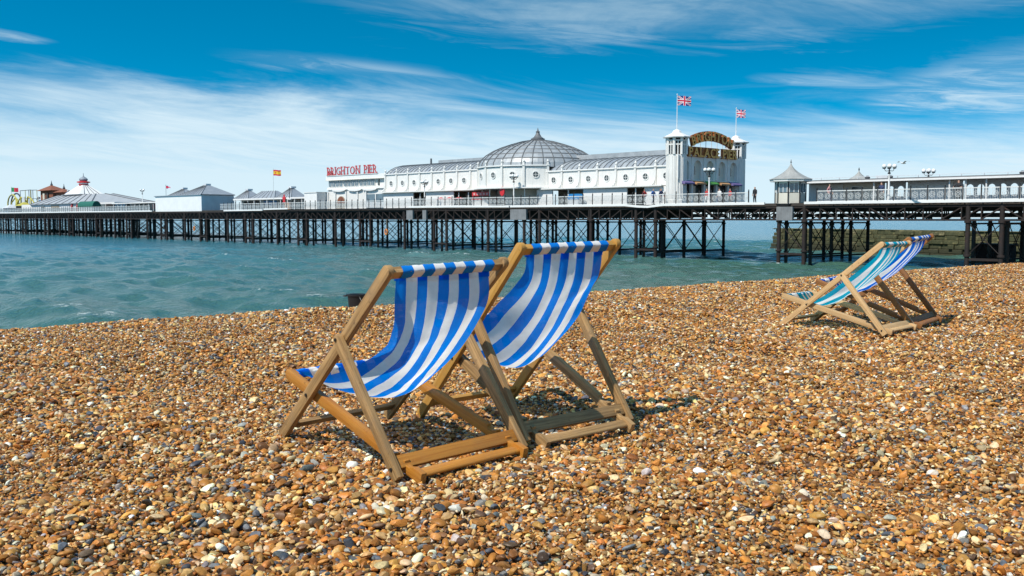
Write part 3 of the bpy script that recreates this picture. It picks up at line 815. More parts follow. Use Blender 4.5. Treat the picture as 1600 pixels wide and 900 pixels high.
def make_pavilion():
    P = pthing('domed_pavilion', -64, 9, 0, 'long white pavilion with grey ribbed dome and round windows on the pier', 'pavilion')
    T = 4.0
    CU, CT, CR = -62.9, 8.65, 7.9
    wings = (('r', -57.0, -38.2, 2.12, 4.22, [-54.0 + 2.86 * k for k in range(6)], [-55.45 + 2.86 * k for k in range(7)]),
             ('l', -90.4, -68.6, 2.33, 4.95, [-90.3 + 2.76 * k for k in range(8)], [-88.92 + 2.76 * k for k in range(7)]))
    for w, u0, u1, zl, zt, pil, ocu in wings:
        MB().box(u0, u1, T, T + 0.3, zl + 0.10, zt).build('wall', 'white_paint', P)
        MB().box(u0, u1, T + 10.4, T + 10.7, 0, zt).build('wall', 'white_paint', P)
        MB().box(u0, u1, T - 0.16, T + 0.34, zt, zt + 0.16).build('cornice', 'white_clean', P)
        MB().box(u0, u1, T - 0.95, T + 0.3, zl - 0.06, zl + 0.10).build('ledge', 'white_paint', P)
        for u in pil: pilaster(P, u, T - 0.0, zl + 0.10, zt + 0.02)
        for u in ocu: oculus(P, u, T - 0.02, zl + 0.10 + (zt - zl) * 0.47, 0.0)
        # glazed roof: narrow curved panes between lead bars
        prof = [(T + 0.2, zt + 0.16), (T + 0.9, zt + 0.72), (T + 1.9, zt + 1.18), (T + 3.2, zt + 1.48), (T + 4.6, zt + 1.62)]
        n = int((u1 - u0) / 0.83); d = (u1 - u0) / n
        for i in range(n):
            mb = MB(); a = u0 + i * d + 0.05; b = u0 + (i + 1) * d - 0.05
            for (t0, z0), (t1, z1) in zip(prof[:-1], prof[1:]):
                mb.add([(a, t0, z0), (b, t0, z0), (b, t1, z1), (a, t1, z1), (a, t0, z0 - 0.05), (b, t0, z0 - 0.05), (b, t1, z1 - 0.05), (a, t1, z1 - 0.05)],
                       [(0, 1, 2, 3), (7, 6, 5, 4), (0, 4, 5, 1), (1, 5, 6, 2), (3, 2, 6, 7), (0, 3, 7, 4)])
            mb.build('roof_pane', 'lead_roof' if (i * 7 + 3) % 5 else 'slate_roof', P)
            mb = MB()
            for (t0, z0), (t1, z1) in zip(prof[:-1], prof[1:]): mb.bar((a - 0.05, t0, z0 + 0.01), (a - 0.05, t1, z1 + 0.01), 0.09, 0.10)
            mb.build('roof_bar', 'rib_lead', P)
        tz = zt + 1.60
        MB().box(u0 + (0.6 if w == 'l' else 0), u1 - (6.5 if w == 'l' else 0), T + 4.5, T + 7.0, tz - 0.3, tz + 0.62).build('roof_lantern', 'lead_roof', P) if w == 'r' else \
            MB().box(u0 + 7.0, u1, T + 4.5, T + 7.0, tz - 0.3, tz + 0.45).build('roof_lantern', 'lead_roof', P)
        mb = MB(); mb.add([(u0, T + 7.0, tz), (u1, T + 7.0, tz), (u1, T + 10.7, zt), (u0, T + 10.7, zt), (u0, T + 7.0, tz - .1), (u1, T + 7.0, tz - .1), (u1, T + 10.7, zt - .1), (u0, T + 10.7, zt - .1)],
                          [(0, 1, 2, 3), (7, 6, 5, 4), (0, 4, 5, 1), (2, 6, 7, 3), (0, 3, 7, 4), (1, 5, 6, 2)]); mb.build('roof', 'lead_roof', P)
        gab = [(T + 0.05, zt), (T + 0.2, zt + 0.12)] + [(a, b - 0.07) for a, b in prof[1:]] + [(T + 7, tz - .12), (T + 10.6, zt - .1), (T + 10.6, zt - 0.3), (T + 0.05, zt - 0.3)]
        MB().prism(gab, 'x', u0 + 0.06, u0 + 0.2).build('gable', 'white_paint', P)
        # ground floor: inner wall, closed panels and open bays with posts
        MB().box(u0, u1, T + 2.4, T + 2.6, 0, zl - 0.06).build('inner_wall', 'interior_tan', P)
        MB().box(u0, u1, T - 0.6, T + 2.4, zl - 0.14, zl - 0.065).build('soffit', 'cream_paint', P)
    for a, b in ((-57.9, -55.2), (-50.1, -43.4), (-40.9, -37.4), (-90.2, -83.0), (-80.1, -74.0)):
        z = 2.06 if a > -60 else 2.27
        MB().box(a, b, T - 0.5, T - 0.35, 0, z).build('panel', 'white_clean', P)
    for u in (-52.6, -42.2, -73.0, -71.0, -81.5): MB().box(u - 0.06, u + 0.06, T - 0.45, T - 0.33, 0, 2.05).build('post', 'white_clean', P)
    # the drum
    ph = math.asin(6.4 / CR)
    def on(phi, r): return CU + r * math.sin(phi), CT - r * math.cos(phi)
    a0 = -PI / 2 - ph; a1 = -PI / 2 + ph
    MB().lathe([(CR - 0.25, 2.42), (CR, 2.42), (CR, 5.0), (CR - 0.25, 5.0)], 30, (CU, CT, 0), a0, a1).build('drum_wall', 'white_paint', P)
    MB().lathe([(CR - 0.2, 5.0), (CR + 0.18, 5.0), (CR + 0.18, 5.16), (CR - 0.2, 5.16)], 30, (CU, CT, 0), a0, a1).build('cornice', 'white_clean', P)
    MB().lathe([(CR - 2.6, 2.25), (CR + 0.5, 2.25), (CR + 0.5, 2.415), (CR - 2.6, 2.415)], 30, (CU, CT, 0), a0, a1).build('ledge', 'white_paint', P)
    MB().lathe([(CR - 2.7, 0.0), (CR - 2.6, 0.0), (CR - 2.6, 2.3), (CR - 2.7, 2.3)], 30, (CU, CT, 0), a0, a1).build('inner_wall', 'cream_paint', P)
    for k in range(6):
        phi = -ph + 2 * ph * k / 5; u, t = on(phi, CR); pilaster(P, u, t, 2.42, 5.05, phi, False)
        u, t = on(phi, CR - 0.5); MB().cyl((u, t, 0), (u, t, 2.25), 0.07, 0.07, 8).build('post', 'white_clean', P)
    for k in range(5):
        phi = -ph + 2 * ph * (k + 0.5) / 5; u, t = on(phi, CR + 0.03); oculus(P, u, t, 3.95, phi)
    prof = [(7.95, 4.9), (7.85, 5.5), (7.5, 6.05), (6.85, 6.65), (5.95, 7.2), (4.85, 7.68), (3.6, 8.1), (2.2, 8.5), (0.9, 8.72)]
    dome = MB().lathe(prof, 48, (CU, CT, 0)).build('dome', 'lead_roof', P)
    for k in range(36):
        mb = MB(); a = 2 * PI * k / 36
        for (r0, z0), (r1, z1) in zip(prof[:-1], prof[1:]):
            mb.bar((CU + r0 * math.cos(a), CT + r0 * math.sin(a), z0 + 0.02), (CU + r1 * math.cos(a), CT + r1 * math.sin(a), z1 + 0.02), 0.09, 0.12)
        mb.build('rib', 'rib_lead', dome)
    for r, z in prof[2:8]:
        mb = MB(); mb.lathe([(r - 0.03, z - 0.05), (r + 0.06, z - 0.05), (r + 0.02, z + 0.07), (r - 0.05, z + 0.07)], 48, (CU, CT, 0)); mb.build('ring', 'rib_lead', dome)
    fin = MB().lathe([(0.95, 8.66), (0.95, 8.95), (0.75, 9.0), (0.75, 9.05), (0.55, 9.15), (0.32, 9.5), (0.22, 9.75), (0.3, 9.85), (0.12, 9.98), (0.05, 10.25), (0.02, 10.4)], 12, (CU, CT, 0)).build('finial', 'rib_lead', dome, 'auto')
    MB().cyl((-89.5, 12, 6.2), (-89.5, 12, 7.7), 0.16, 0.14, 10).build('chimney', 'rib_lead', P)
    return P


make_pavilion()


# ------------------------------------------------------------------ entrance block: two towers, arcade
def arch_poly(w, z0, z1, n=10):
    r = w / 2; return [(-r, z0), (r, z0)] + [(r * math.cos(a), z1 - r + r * math.sin(a)) for a in np.linspace(0, PI, n)]


def make_tower(parent, u, t):
    tw = MB(); f = 1.02; rr = f / math.cos(PI / 8)
    o = MB().lathe([(rr, 0), (rr, 5.35)], 8, (u, t, 0), rot=PI / 8).build('tower', 'white_paint', parent)
    MB().lathe([(rr * 1.06, 0), (rr * 1.06, 0.5), (rr * 1.005, 0.6)], 8, (u, t, 0), rot=PI / 8).build('plinth', 'white_paint', o)
    # belfry: corner posts, lintel rings, dark core
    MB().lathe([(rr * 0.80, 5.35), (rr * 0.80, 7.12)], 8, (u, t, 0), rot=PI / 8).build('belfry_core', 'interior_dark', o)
    MB().lathe([(rr, 6.35), (rr, 6.48), (rr * 0.79, 6.48), (rr * 0.79, 6.35)], 8, (u, t, 0), rot=PI / 8).build('lintel', 'white_paint', o)
    MB().lathe([(rr, 6.78), (rr, 6.9), (rr * 0.79, 6.9), (rr * 0.79, 6.78)], 8, (u, t, 0), rot=PI / 8).build('lintel', 'white_paint', o)
    for k in range(8):
        a = PI / 8 + k * PI / 4; cu, ct = u + rr * 0.95 * math.cos(a), t + rr * 0.95 * math.sin(a)
        MB().cyl((cu, ct, 5.35), (cu, ct, 7.1), 0.17, 0.17, 6).build('belfry_post', 'white_paint', o)
        am = a + PI / 8; m = f * 0.97
        cu, ct = u + m * math.cos(am), t + m * math.sin(am)
        MB().cyl((cu, ct, 5.35), (cu, ct, 6.78), 0.07, 0.07, 6).build('mullion', 'white_paint', o)
        # raised fillets on the shaft
        for s in (-0.24, 0.24):
            e = Vector((-math.sin(am), math.cos(am))); q = Vector((math.cos(am), math.sin(am))) * (f + 0.02) + e * s
            MB().box(u + q.x - 0.035, u + q.x + 0.035, t + q.y - 0.035, t + q.y + 0.035, 0.7, 5.2).build('fillet', 'white_paint', o)
    MB().lathe([(rr * 1.0, 7.10), (rr * 1.36, 7.14), (rr * 1.38, 7.24), (rr * 0.95, 7.44), (rr * 0.58, 7.62), (rr * 0.47, 7.68), (rr * 0.44, 7.80), (rr * 0.34, 7.93), (rr * 0.18, 8.02), (0.05, 8.06)], 8, (u, t, 0), rot=PI / 8).build('tower_roof', 'white_clean', o)
    return o


LTR = {}


def letter_mesh(ch, h, depth, bold, mats, serif=True):
    key = (ch, h, tuple(mats))
    if key in LTR: return LTR[key]
    cu = bpy.data.curves.new('letter', 'FONT'); cu.body = ch; cu.size = h / 0.729; cu.extrude = depth; cu.offset = bold * h
    cu.resolution_u = 3
    ob = bpy.data.objects.new('letter_tmp', cu); COL.objects.link(ob)
    dg = bpy.context.evaluated_depsgraph_get(); me = bpy.data.meshes.new_from_object(ob.evaluated_get(dg))
    COL.objects.unlink(ob); bpy.data.objects.remove(ob); bpy.data.curves.remove(cu)
    xs = [v.co.x for v in me.vertices]; x0, x1 = min(xs), max(xs)
    mb = MB(); mb.add([tuple(v.co) for v in me.vertices], [tuple(p.vertices) for p in me.polygons])
    bpy.data.meshes.remove(me)
    w = x1 - x0; st = 0.16 * h; sw = 0.17 * h; sh = 0.11 * h
    foot = {'B': [(0, 0), (0, 1)], 'R': [(0, 0), (0, 1), (1, 0)], 'I': [(.5, 0), (.5, 1)], 'H': [(0, 0), (0, 1), (1, 0), (1, 1)], 'T': [(.5, 0)], 'N': [(0, 0), (0, 1), (1, 1)],
            'P': [(0, 0), (0, 1)], 'A': [(0, 0), (1, 0)], 'L': [(0, 0), (0, 1)], 'E': [(0, 0), (0, 1)]}.get(ch, [])
    if serif:
        for fx, top in foot:
            cx = x0 + st * 0.5 + fx * (w - st); zz = h - sh if top else 0.0
            mb.box(cx - sw, cx + sw, zz - 0.02 * h, zz + sh + 0.02 * h, -depth * 0.9, depth * 0.9)
    nf = len(mb.f)
    mats = list(mats)
    me = bpy.data.meshes.new('letter'); me.from_pydata(mb.v, [], mb.f)
    for m in mats: me.materials.append(M[m])
    if len(mats) > 1:
        for p in me.polygons: p.material_index = 0 if abs(p.normal.z) > 0.8 else 1
    me.update(); LTR[key] = (me, x0, x1); return LTR[key]


def make_entrance():
    E = pthing('entrance_block', -36.2, 8.6, 0, 'white entrance building with two square belfry towers and tall arches', 'building')
    E['label'] = 'white entrance building with twin belfry towers and a row of tall arches'
    make_tower(E, -36.15, 3.0); make_tower(E, -36.15, 14.15)
    UF = -35.35
    # facade with arched niches: piers, spandrels above, recessed backs
    cs = [2.9 + 2.34 * k for k in range(0, 6)]
    ctr = [3.35, 5.68, 8.0, 10.3, 12.55]; ctr = [3.55, 5.75, 8.05, 10.35, 12.6]
    zt = 5.25; az0, az1, aw = 2.75, 4.85, 1.35
    edges = [2.2] + [(a + b) / 2 for a, b in zip(ctr[:-1], ctr[1:])] + [14.4]
    for c, lo, hi in zip(ctr, edges[:-1], edges[1:]):
        out = [(lo, 2.72), (lo, zt), (hi, zt), (hi, 2.72), (c + aw / 2, 2.72)] + [(c + aw / 2 * math.cos(a), az1 - aw / 2 + aw / 2 * math.sin(a)) for a in np.linspace(0, PI, 12)] + [(c - aw / 2, 2.72)]
        MB().prism(out, 'x', UF - 0.30, UF).build('arch_bay', 'white_paint', E)
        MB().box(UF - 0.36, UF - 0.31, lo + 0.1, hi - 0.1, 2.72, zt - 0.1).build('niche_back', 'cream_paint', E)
        # window slit in the niche
        MB().prism([(c - 0.22 + a, b) for a, b in arch_poly(0.34, 3.3, 4.2)], 'x', UF - 0.32, UF - 0.28).build('window', 'glass_dark', E)
        # doors below: posts, dark opening, glazed leaf
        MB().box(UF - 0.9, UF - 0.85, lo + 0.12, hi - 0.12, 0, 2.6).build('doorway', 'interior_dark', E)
        MB().box(UF - 0.6, UF - 0.55, c - 0.1, c + 0.9, 0.05, 2.1).build('door', 'glass_dark', E)
        MB().box(UF - 0.3, UF, lo - 0.0, lo + 0.32, 0, 2.61).build('post', 'white_paint', E)
        MB().box(UF - 0.3, UF + 0.02, lo + 0.0, hi - 0.0, 2.61, 2.718).build('ledge', 'white_paint', E)
        MB().box(UF + 0.001, UF + 0.12, lo - 0.12, lo + 0.12, 2.72, zt + 0.05).build('pilaster', 'white_paint', E)
    for c, m in zip(ctr, ('purple_cloth', 'orange_cloth', 'green_gloss', 'orange_cloth', 'purple_cloth')):
        MB().prism([(UF + 0.03, 2.62), (UF + 0.6, 2.36), (UF + 0.6, 2.2), (UF + 0.55, 2.2), (UF + 0.03, 2.3)], 'y', c - 0.9, c + 0.9).build('awning', m, E)
    MB().box(UF - 0.4, UF + 0.1, 3.8, 13.3, zt, zt + 0.12).build('cornice', 'white_clean', E)
    MB().box(-38.1, UF - 0.95, 3.9, 13.3, 0, 5.2).build('wall', 'white_paint', E)
    MB().box(-38.1, UF - 0.37, 3.6, 13.6, 5.21, 5.5).build('roof', 'lead_roof', E)
    # lettering on a frame above the facade
    G = pthing('pier_sign', UF + 0.1, 8.2, 5.3, 'gold arched lettering reading BRIGHTON PALACE PIER above the entrance', 'sign')
    def word(txt, t0, t1, z, h, arch=None):
        ms = [letter_mesh(c, h, 0.10, 0.030, ['letter_gold', 'letter_back']) if c != ' ' else None for c in txt]
        gap = 0.13 * h; tot = sum(((m[2] - m[1]) if m else 0.45 * h) for m in ms) + gap * (len(ms) - 1)
        sx = (t1 - t0) / tot; x = 0
        for c, m in zip(txt, ms):
            w = (m[2] - m[1]) if m else 0.45 * h
            if m:
                tc = t0 + (x + w / 2) * sx; zz = z; tl = 0.0
                if arch:
                    q = (tc - (t0 + t1) / 2) / ((t1 - t0) / 2); zz = z + arch * (1 - q * q); tl = math.atan(2 * arch * q / ((t1 - t0) / 2))
                # letter lies in its xy plane: x -> t, y -> z, normal -> +u
                Rm = Matrix(((0, 0, 1), (1, 0, 0), (0, 1, 0))) @ Matrix.Rotation(-tl, 3, 'Z')
                o = pput('letter', m[0], G, UF + 0.2, tc, zz); o.rotation_euler = Rm.to_euler(); o.scale = (sx, 1, 1)
                off = Rm @ Vector((-(m[1] + m[2]) / 2 * sx, 0, 0)); o.location = Vector(o.location) + off
                bk = MB().box(m[1] - 0.04, m[2] + 0.04, -0.05, h + 0.05, -0.24, -0.105).mesh('letter_back', 'letter_back')
                b = link('letter_back', bk, o)
            x += w + gap
    word('PALACE PIER', 3.80, 12.80, 5.22, 1.0)
    word('BRIGHTON', 4.45, 11.85, 6.32, 1.0, 0.72)
    for t in np.arange(4.2, 12.8, 1.05):
        q = (t - 8.15) / 3.6; zz = 6.6 + 0.75 * max(1 - q * q, -0.3)
        MB().bar((UF - 0.12, t, 5.36), (UF - 0.12, t, zz), 0.05, 0.05).build('strut', 'white_iron', G)
    MB().bar((UF - 0.1, 3.8, 6.24), (UF - 0.1, 12.9, 6.24), 0.06, 0.06).build('strut', 'white_iron', G)


make_entrance()


# ------------------------------------------------------------------ flags
def make_flag(name, label, u, t, z0, z1, fw, fh, pat, polm='white_clean', yaw=0.0, group=None):
    F = pthing(name, u, t, z0, label, 'flag', group)
    MB().cyl((u, t, z0), (u, t, z1), 0.045, 0.03, 8).build('flagpole', polm, F); MB().ball((u, t, z1 + 0.05), 0.07, 8).build('truck', polm, F)
    nx, nz = 36, 24; mb = MB(); P = []
    for j in range(nz + 1):
        for i in range(nx + 1):
            a = i / nx; b = j / nz
            w = 0.10 * fw * a * math.sin(a * 7.5 + b * 1.2) ; dz = -0.06 * fh * a + 0.05 * fh * math.sin(a * 6 + 0.5) * a
            P.append((u + 0.05 + a * fw * 0.94, t + w, z1 - 0.1 - fh + b * fh + dz))
    fs = []; ms = []
    for j in range(nz):
        for i in range(nx):
            fs.append((j * (nx + 1) + i, j * (nx + 1) + i + 1, (j + 1) * (nx + 1) + i + 1, (j + 1) * (nx + 1) + i)); ms.append(pat((i + 0.5) / nx, (j + 0.5) / nz))
    mb.v = P; mb.f = fs; mb.m = ms
    mats = ['flag_red', 'flag_white', 'flag_blue', 'flag_yellow', 'flag_green', 'black_iron']
    o = mb.build('flag_cloth', mats, F, True)
    # turn with the wind about the pole
    o.rotation_euler = (0, 0, yaw); return F


def jack(a, b):
    x = (a - 0.5) * 2; y = (b - 0.5)
    if abs(y) < 0.10 or abs(x) < 0.10: return 0
    if abs(y) < 0.167 or abs(x) < 0.167: return 1
    dd = min(abs(y - x * 0.5), abs(y + x * 0.5))
    if dd < 0.045: return 0
    if dd < 0.115: return 1
    return 2


def spain(a, b): return 3 if 0.25 < b < 0.75 and not (0.22 < a < 0.40 and 0.38 < b < 0.62) else 0


WIND = R(35)
make_flag('flag', 'union flag on the pole of the nearer entrance tower', -36.15, 3.0, 7.95, 11.7, 1.55, 1.0, jack, yaw=R(47), group='union flags on the towers')
make_flag('flag', 'union flag on the pole of the farther entrance tower', -36.15, 14.15, 7.95, 11.1, 1.05, 0.92, jack, yaw=R(30), group='union flags on the towers')
make_flag('flag', 'red and yellow striped flag on a thin pole above the pier shelters', -118.4, 1.2, 0, 6.75, 1.35, 0.95, spain, 'white_iron', R(40))
make_flag('flag', 'small red flag at the corner of the white box building', -163.8, 2.5, 0, 5.2, 1.1, 0.55, lambda a, b: 0 if b > a * 0.5 and b < 1 - a * 0.5 else (2 if a < 0.5 else 1), 'steel_dark', R(35))
make_flag('flag', 'green and red flag above the roller coaster loop', -298.5, 12, 0, 8.1, 2.4, 1.3, lambda a, b: 4 if a < 0.45 else 0, 'steel_dark', R(35))
make_flag('flag', 'black red and gold flag at the end of the sign building roof', -106.4, 4.2, 4.9, 6.2, 1.2, 0.8, lambda a, b: 3 if b < 0.34 else (0 if b < 0.67 else 5), 'steel_dark', R(10))


# ------------------------------------------------------------------ lamp posts with globes
def make_lamp(u, t, h, label, z0=0.0):
    L = pthing('lamp_post', u, t, z0, label, 'lamp post', 'globe lamps along the pier')
    MB().lathe([(0.16, 0), (0.16, 0.3), (0.09, 0.5), (0.07, h * 0.75), (0.11, h * 0.76), (0.06, h * 0.80), (0.05, h)], 10, (u, t, z0)).build('post', 'white_clean', L, 'auto')
    MB().lathe([(0.075, h * 0.8), (0.16, h * 0.82), (0.06, h * 0.86), (0.055, h - 0.1)], 10, (u, t, z0)).build('collar', 'black_iron', L)
    for k in range(4):
        a = k * PI / 2 + 0.5; c = Vector((u + 0.42 * math.cos(a), t + 0.42 * math.sin(a), z0 + h))
        arm = MB(); arm.tube([(u, t, z0 + h - 0.32), (u + 0.3 * math.cos(a), t + 0.3 * math.sin(a), z0 + h - 0.34), (c.x, c.y, c.z - 0.12)], 0.028, 6); arm = arm.build('arm', 'black_iron', L)
        MB().ball((c.x, c.y, c.z + 0.08), 0.20, 12).build('globe', 'globe_glass', L, True)
        MB().lathe([(0.12, 0), (0.16, 0.06), (0.10, 0.10)], 10, (c.x, c.y, c.z - 0.14)).build('cup', 'black_iron', L)


make_lamp(-58.9, 0.5, 3.65, 'globe lamp post in front of the dome drum')
make_lamp(-30.5, 1.0, 3.4, 'globe lamp post standing before the arches of the entrance building')
make_lamp(-11.4, 0.5, 3.0, 'globe lamp post right of the little ogee roof, at the railing')
make_lamp(-11.2, 8.0, 2.85, 'globe lamp post rising behind the long shelter roof')
make_lamp(-77.2, 1.0, 3.45, 'slim globe lamp post before the left wing of the pavilion')
make_lamp(-180.5, 4.5, 4.6, 'far small globe lamp above the low shelter beside the white box')


# ------------------------------------------------------------------ sign building
def make_sign_block():
    B = pthing('sign_building', -98.5, 8, 0, 'white two-storey building with a strip of windows below the red rooftop sign', 'building')
    T = 4.0; u0, u1 = -106.4, -90.5
    MB().box(u0, u1, T, T + 9, 3.05, 3.2).build('ledge', 'white_clean', B)
    MB().box(u0 + 0.1, u1 - 0.1, T + 0.2, T + 9, 0, 3.05).build('wall', 'white_paint', B)
    MB().box(u0, u1, T + 0.1, T + 9, 3.2, 3.45).build('wall', 'white_paint', B)
    MB().box(u0 + 0.05, u1 - 0.05, T + 0.35, T + 8.9, 3.45, 4.6).build('wall', 'white_paint', B)
    MB().box(u0 - 0.15, u1 + 0.05, T - 0.05, T + 9.1, 4.6, 5.25).build('parapet', 'white_clean', B)
    MB().box(u0 - 0.25, u1 + 0.1, T - 0.15, T + 9.2, 4.52, 4.595).build('cornice', 'cream_paint', B)
    x = u0 + 0.3; i = 0
    while x < u1 - 3.4:
        w = MB().box(x, x + 0.9, T + 0.20, T + 0.33, 3.5, 4.48).build('window', 'white_clean', B)
        MB().box(x + 0.07, x + 0.83, T + 0.17, T + 0.199, 3.58, 4.42).build('pane', 'glass_blue', w)
        MB().box(x + 0.43, x + 0.47, T + 0.15, T + 0.169, 3.58, 4.42).build('glazing_bar', 'white_clean', w)
        x += 1.03 if (i % 4) != 3 else 1.25; i += 1
    MB().box(u1 - 2.2, u1 - 1.8, T + 0.26, T + 0.34, 3.5, 4.4).build('window', 'glass_dark', B)
    # segmental hoods over the ground floor
    for c in (u0 + 3.6, u0 + 8.0, u0 + 12.0):
        pts = [(c - 1.9, 3.04)] + [(c + 1.9 * math.cos(a), 3.04 - 0.32 * math.sin(a)) for a in np.linspace(PI, 0, 9)][1:-1] + [(c + 1.9, 3.04)]
        MB().prism([(a, b) for a, b in pts], 'y', T - 0.15, T + 0.19).build('hood', 'white_clean', B)
    for u in (u0 + 0.25, u0 + 2.4, u0 + 5.4, u0 + 8.6, u0 + 10.9): MB().box(u - 0.12, u + 0.12, T - 0.02, T + 0.19, 0, 2.7).build('pilaster', 'white_clean', B)
    MB().prism([(u0 + 3.9 + a, b) for a, b in arch_poly(2.6, 0.0, 2.05)], 'y', T + 0.12, T + 0.21).build('doorway', 'interior_tan', B)
    MB().prism([(u0 + 3.9 + a, b) for a, b in arch_poly(2.1, 0.9, 1.95)], 'y', T + 0.08, T + 0.119).build('fanlight', 'brick_red', B)
    MB().box(u1 - 4.9, u1 - 0.2, T + 0.10, T + 0.19, 0.2, 2.2).build('shop_window', 'glass_blue', B)
    MB().box(u1 - 4.9, u1 - 0.2, T + 0.04, T + 0.099, 0.2, 1.0).build('counter', 'pale_grey', B)
    MB().box(u1 - 2.6, u1 - 2.4, T + 0.02, T + 0.09, 0.2, 2.2).build('mullion', 'white_clean', B)
    G = pthing('roof_sign', -99.2, 3.9, 5.3, 'red rooftop lettering reading BRIGHTON PIER on the white building', 'sign')
    txt = 'BRIGHTON PIER'; h = 1.28
    ms = [letter_mesh(c, h, 0.05, 0.006, ['letter_red', 'letter_pink']) if c != ' ' else None for c in txt]
    gap = 0.16 * h; tot = sum(((m[2] - m[1]) if m else 0.5 * h) for m in ms) + gap * (len(ms) - 1); sx = 13.6 / tot; x = -106.0
    for c, m in zip(txt, ms):
        w = ((m[2] - m[1]) if m else 0.5 * h) * sx
        if m:
            o = pput('letter', m[0], G, x - m[1] * sx, 3.9, 5.36); o.rotation_euler = (R(90), 0, 0); o.scale = (sx, 1, 1)
            MB().bar((x + w / 2, 4.0, 5.2), (x + w / 2, 4.0, 6.3), 0.05, 0.05).build('strut', 'steel_dark', G)
        x += w + gap * sx
    MB().box(-106.2, -92.2, 3.86, 4.1, 5.24, 5.33).build('base_rail', 'white_iron', G)
    MB().bar((-92.4, 4.0, 6.3), (-88.9, 4.6, 5.3), 0.04, 0.04).build('strut', 'white_iron', G)
    return B


make_sign_block()


# ------------------------------------------------------------------ other buildings on the pier
def hip(mb, u0, u1, t0, t1, z0, z1, top=0.12, ridge=0.0):
    cu, ct = (u0 + u1) / 2, (t0 + t1) / 2; a = top * (u1 - u0) / 2 + ridge / 2; b = top * (t1 - t0) / 2
    mb.add([(u0, t0, z0), (u1, t0, z0), (u1, t1, z0), (u0, t1, z0), (cu - a, ct - b, z1), (cu + a, ct - b, z1), (cu + a, ct + b, z1), (cu - a, ct + b, z1)],
           [(0, 1, 5, 4), (1, 2, 6, 5), (2, 3, 7, 6), (3, 0, 4, 7), (4, 5, 6, 7), (0, 3, 2, 1)])
    return mb


def seams(parent, u0, u1, t0, z0, z1, ct, n, name='roof_seam', mt='rib_lead', top=0.12, ridge=0.0):
    cu = (u0 + u1) / 2; a = top * (u1 - u0) / 2 + ridge / 2
    for i in range(n + 1):
        q = i / n; p0 = (u0 + (u1 - u0) * q, t0, z0 + 0.03); p1 = (cu - a + 2 * a * q, ct, z1 + 0.03); MB().bar(p0, p1, 0.08, 0.08).build(name, mt, parent)


def make_white_box():
    B = pthing('white_hall', -154, 5, 0, 'white windowless box building with three grey hipped roofs on the pier edge', 'building')
    MB().box(-164.2, -143.7, 0.4, 7.0, -0.15, 2.85).build('wall', 'white_clean', B)
    MB().box(-143.69, -143.55, 0.4, 7.0, -0.15, 2.62).build('end_wall', 'pale_grey', B)  # end face toned greyer than the long walls
    MB().box(-164.4, -143.5, 0.2, 7.2, 2.86, 3.0).build('cornice', 'slate_roof', B)
    for u0, u1, t0, t1, z, tp, rg in ((-173.5, -164.3, 6.4, 11.0, 4.65, 0.10, 0), (-164.0, -154.2, 5.6, 10.6, 4.6, 0.1, 3.2), (-152.6, -143.3, 0.25, 7.15, 4.8, 0.12, 0)):
        if t0 > 1: MB().box(u0 + 0.3, u1 - 0.3, 7.25, t1 - 0.3, 0.0, 2.98).build('clerestory', 'white_clean', B)
        zb = 3.005; tc = (t0 + t1) / 2; hf_ = (t1 - t0) / 2
        hip(MB(), u0, u1, t0, t1, zb, z, tp, rg).build('roof', 'slate_roof', B); seams(B, u0, u1, t0, zb, z, tc - tp * hf_, 8, top=tp, ridge=rg)
        if not rg: MB().box((u0 + u1) / 2 - 0.6, (u0 + u1) / 2 + 0.6, tc - 0.5, tc + 0.5, z, z + 0.32).build('vent', 'pale_grey', B)


make_white_box()


def make_low_shelter():
    B = pthing('pier_kiosks', -123, 6, 0, 'row of low white kiosks with flat roof and small grey hipped roofs', 'kiosk')
    MB().box(-136.2, -110.4, 3.0, 9, 1.78, 2.05).build('roof_edge', 'white_clean', B)
    MB().box(-136.0, -110.6, 4.4, 9, 0, 1.77).build('wall', 'cream_paint', B)
    for i, (a, b, m) in enumerate(((-134.5, -129.0, 'interior_dark'), (-127.4, -122.9, 'blue_gloss'), (-122.2, -120.6, 'interior_dark'), (-119.4, -116.2, 'glass_dark'), (-115.4, -113.4, 'glass_dark'), (-112.9, -110.9, 'interior_dark'))):
        MB().box(a, b, 4.3, 4.39, 0.75, 1.6).build('hatch', m, B)
    for u in np.arange(-135.6, -110.4, 2.3): MB().box(u - 0.07, u + 0.07, 3.1, 3.24, 0, 1.77).build('post', 'white_clean', B)
    for u0, u1, z, rg in ((-142.5, -136.6, 3.75, 0), (-136.4, -126.9, 3.5, 3.6), (-126.6, -121.2, 3.85, 0)):
        hip(MB(), u0, u1, 6.2, 9.8, 2.06, z, 0.12, rg).build('roof', 'slate_roof', B); seams(B, u0, u1, 6.2, 2.06, z, 8 - 0.22, 6, ridge=rg)
        if not rg: MB().box((u0 + u1) / 2 - 0.55, (u0 + u1) / 2 + 0.55, 7.5, 8.5, z, z + 0.3).build('vent', 'pale_grey', B)
    MB().box(-117.5, -115.4, 2.6, 3.0, 0, 1.2).build('counter', 'orange_cloth', B)
    # stepped white block toward the sign building
    C = pthing('low_white_block', -107.8, 4, 0, 'plain low white block left of the rooftop sign building', 'building')
    MB().box(-110.3, -106.5, 2.2, 9, -0.05, 2.62).build('wall', 'white_clean', C); MB().box(-110.4, -106.45, 2.1, 9.1, 2.63, 2.75).build('roof_edge', 'white_paint', C)
    D = pthing('signal_mast', -112.9, 1.0, 0, 'thin dark mast with a white bracket beside the low white block', 'mast')
    MB().cyl((-112.9, 1.0, 0), (-112.9, 1.0, 3.6), 0.06, 0.05, 8).build('pole', 'steel_dark', D); MB().box(-113.5, -112.3, 0.9, 1.1, 1.6, 1.75).build('bracket', 'white_clean', D)


make_low_shelter()


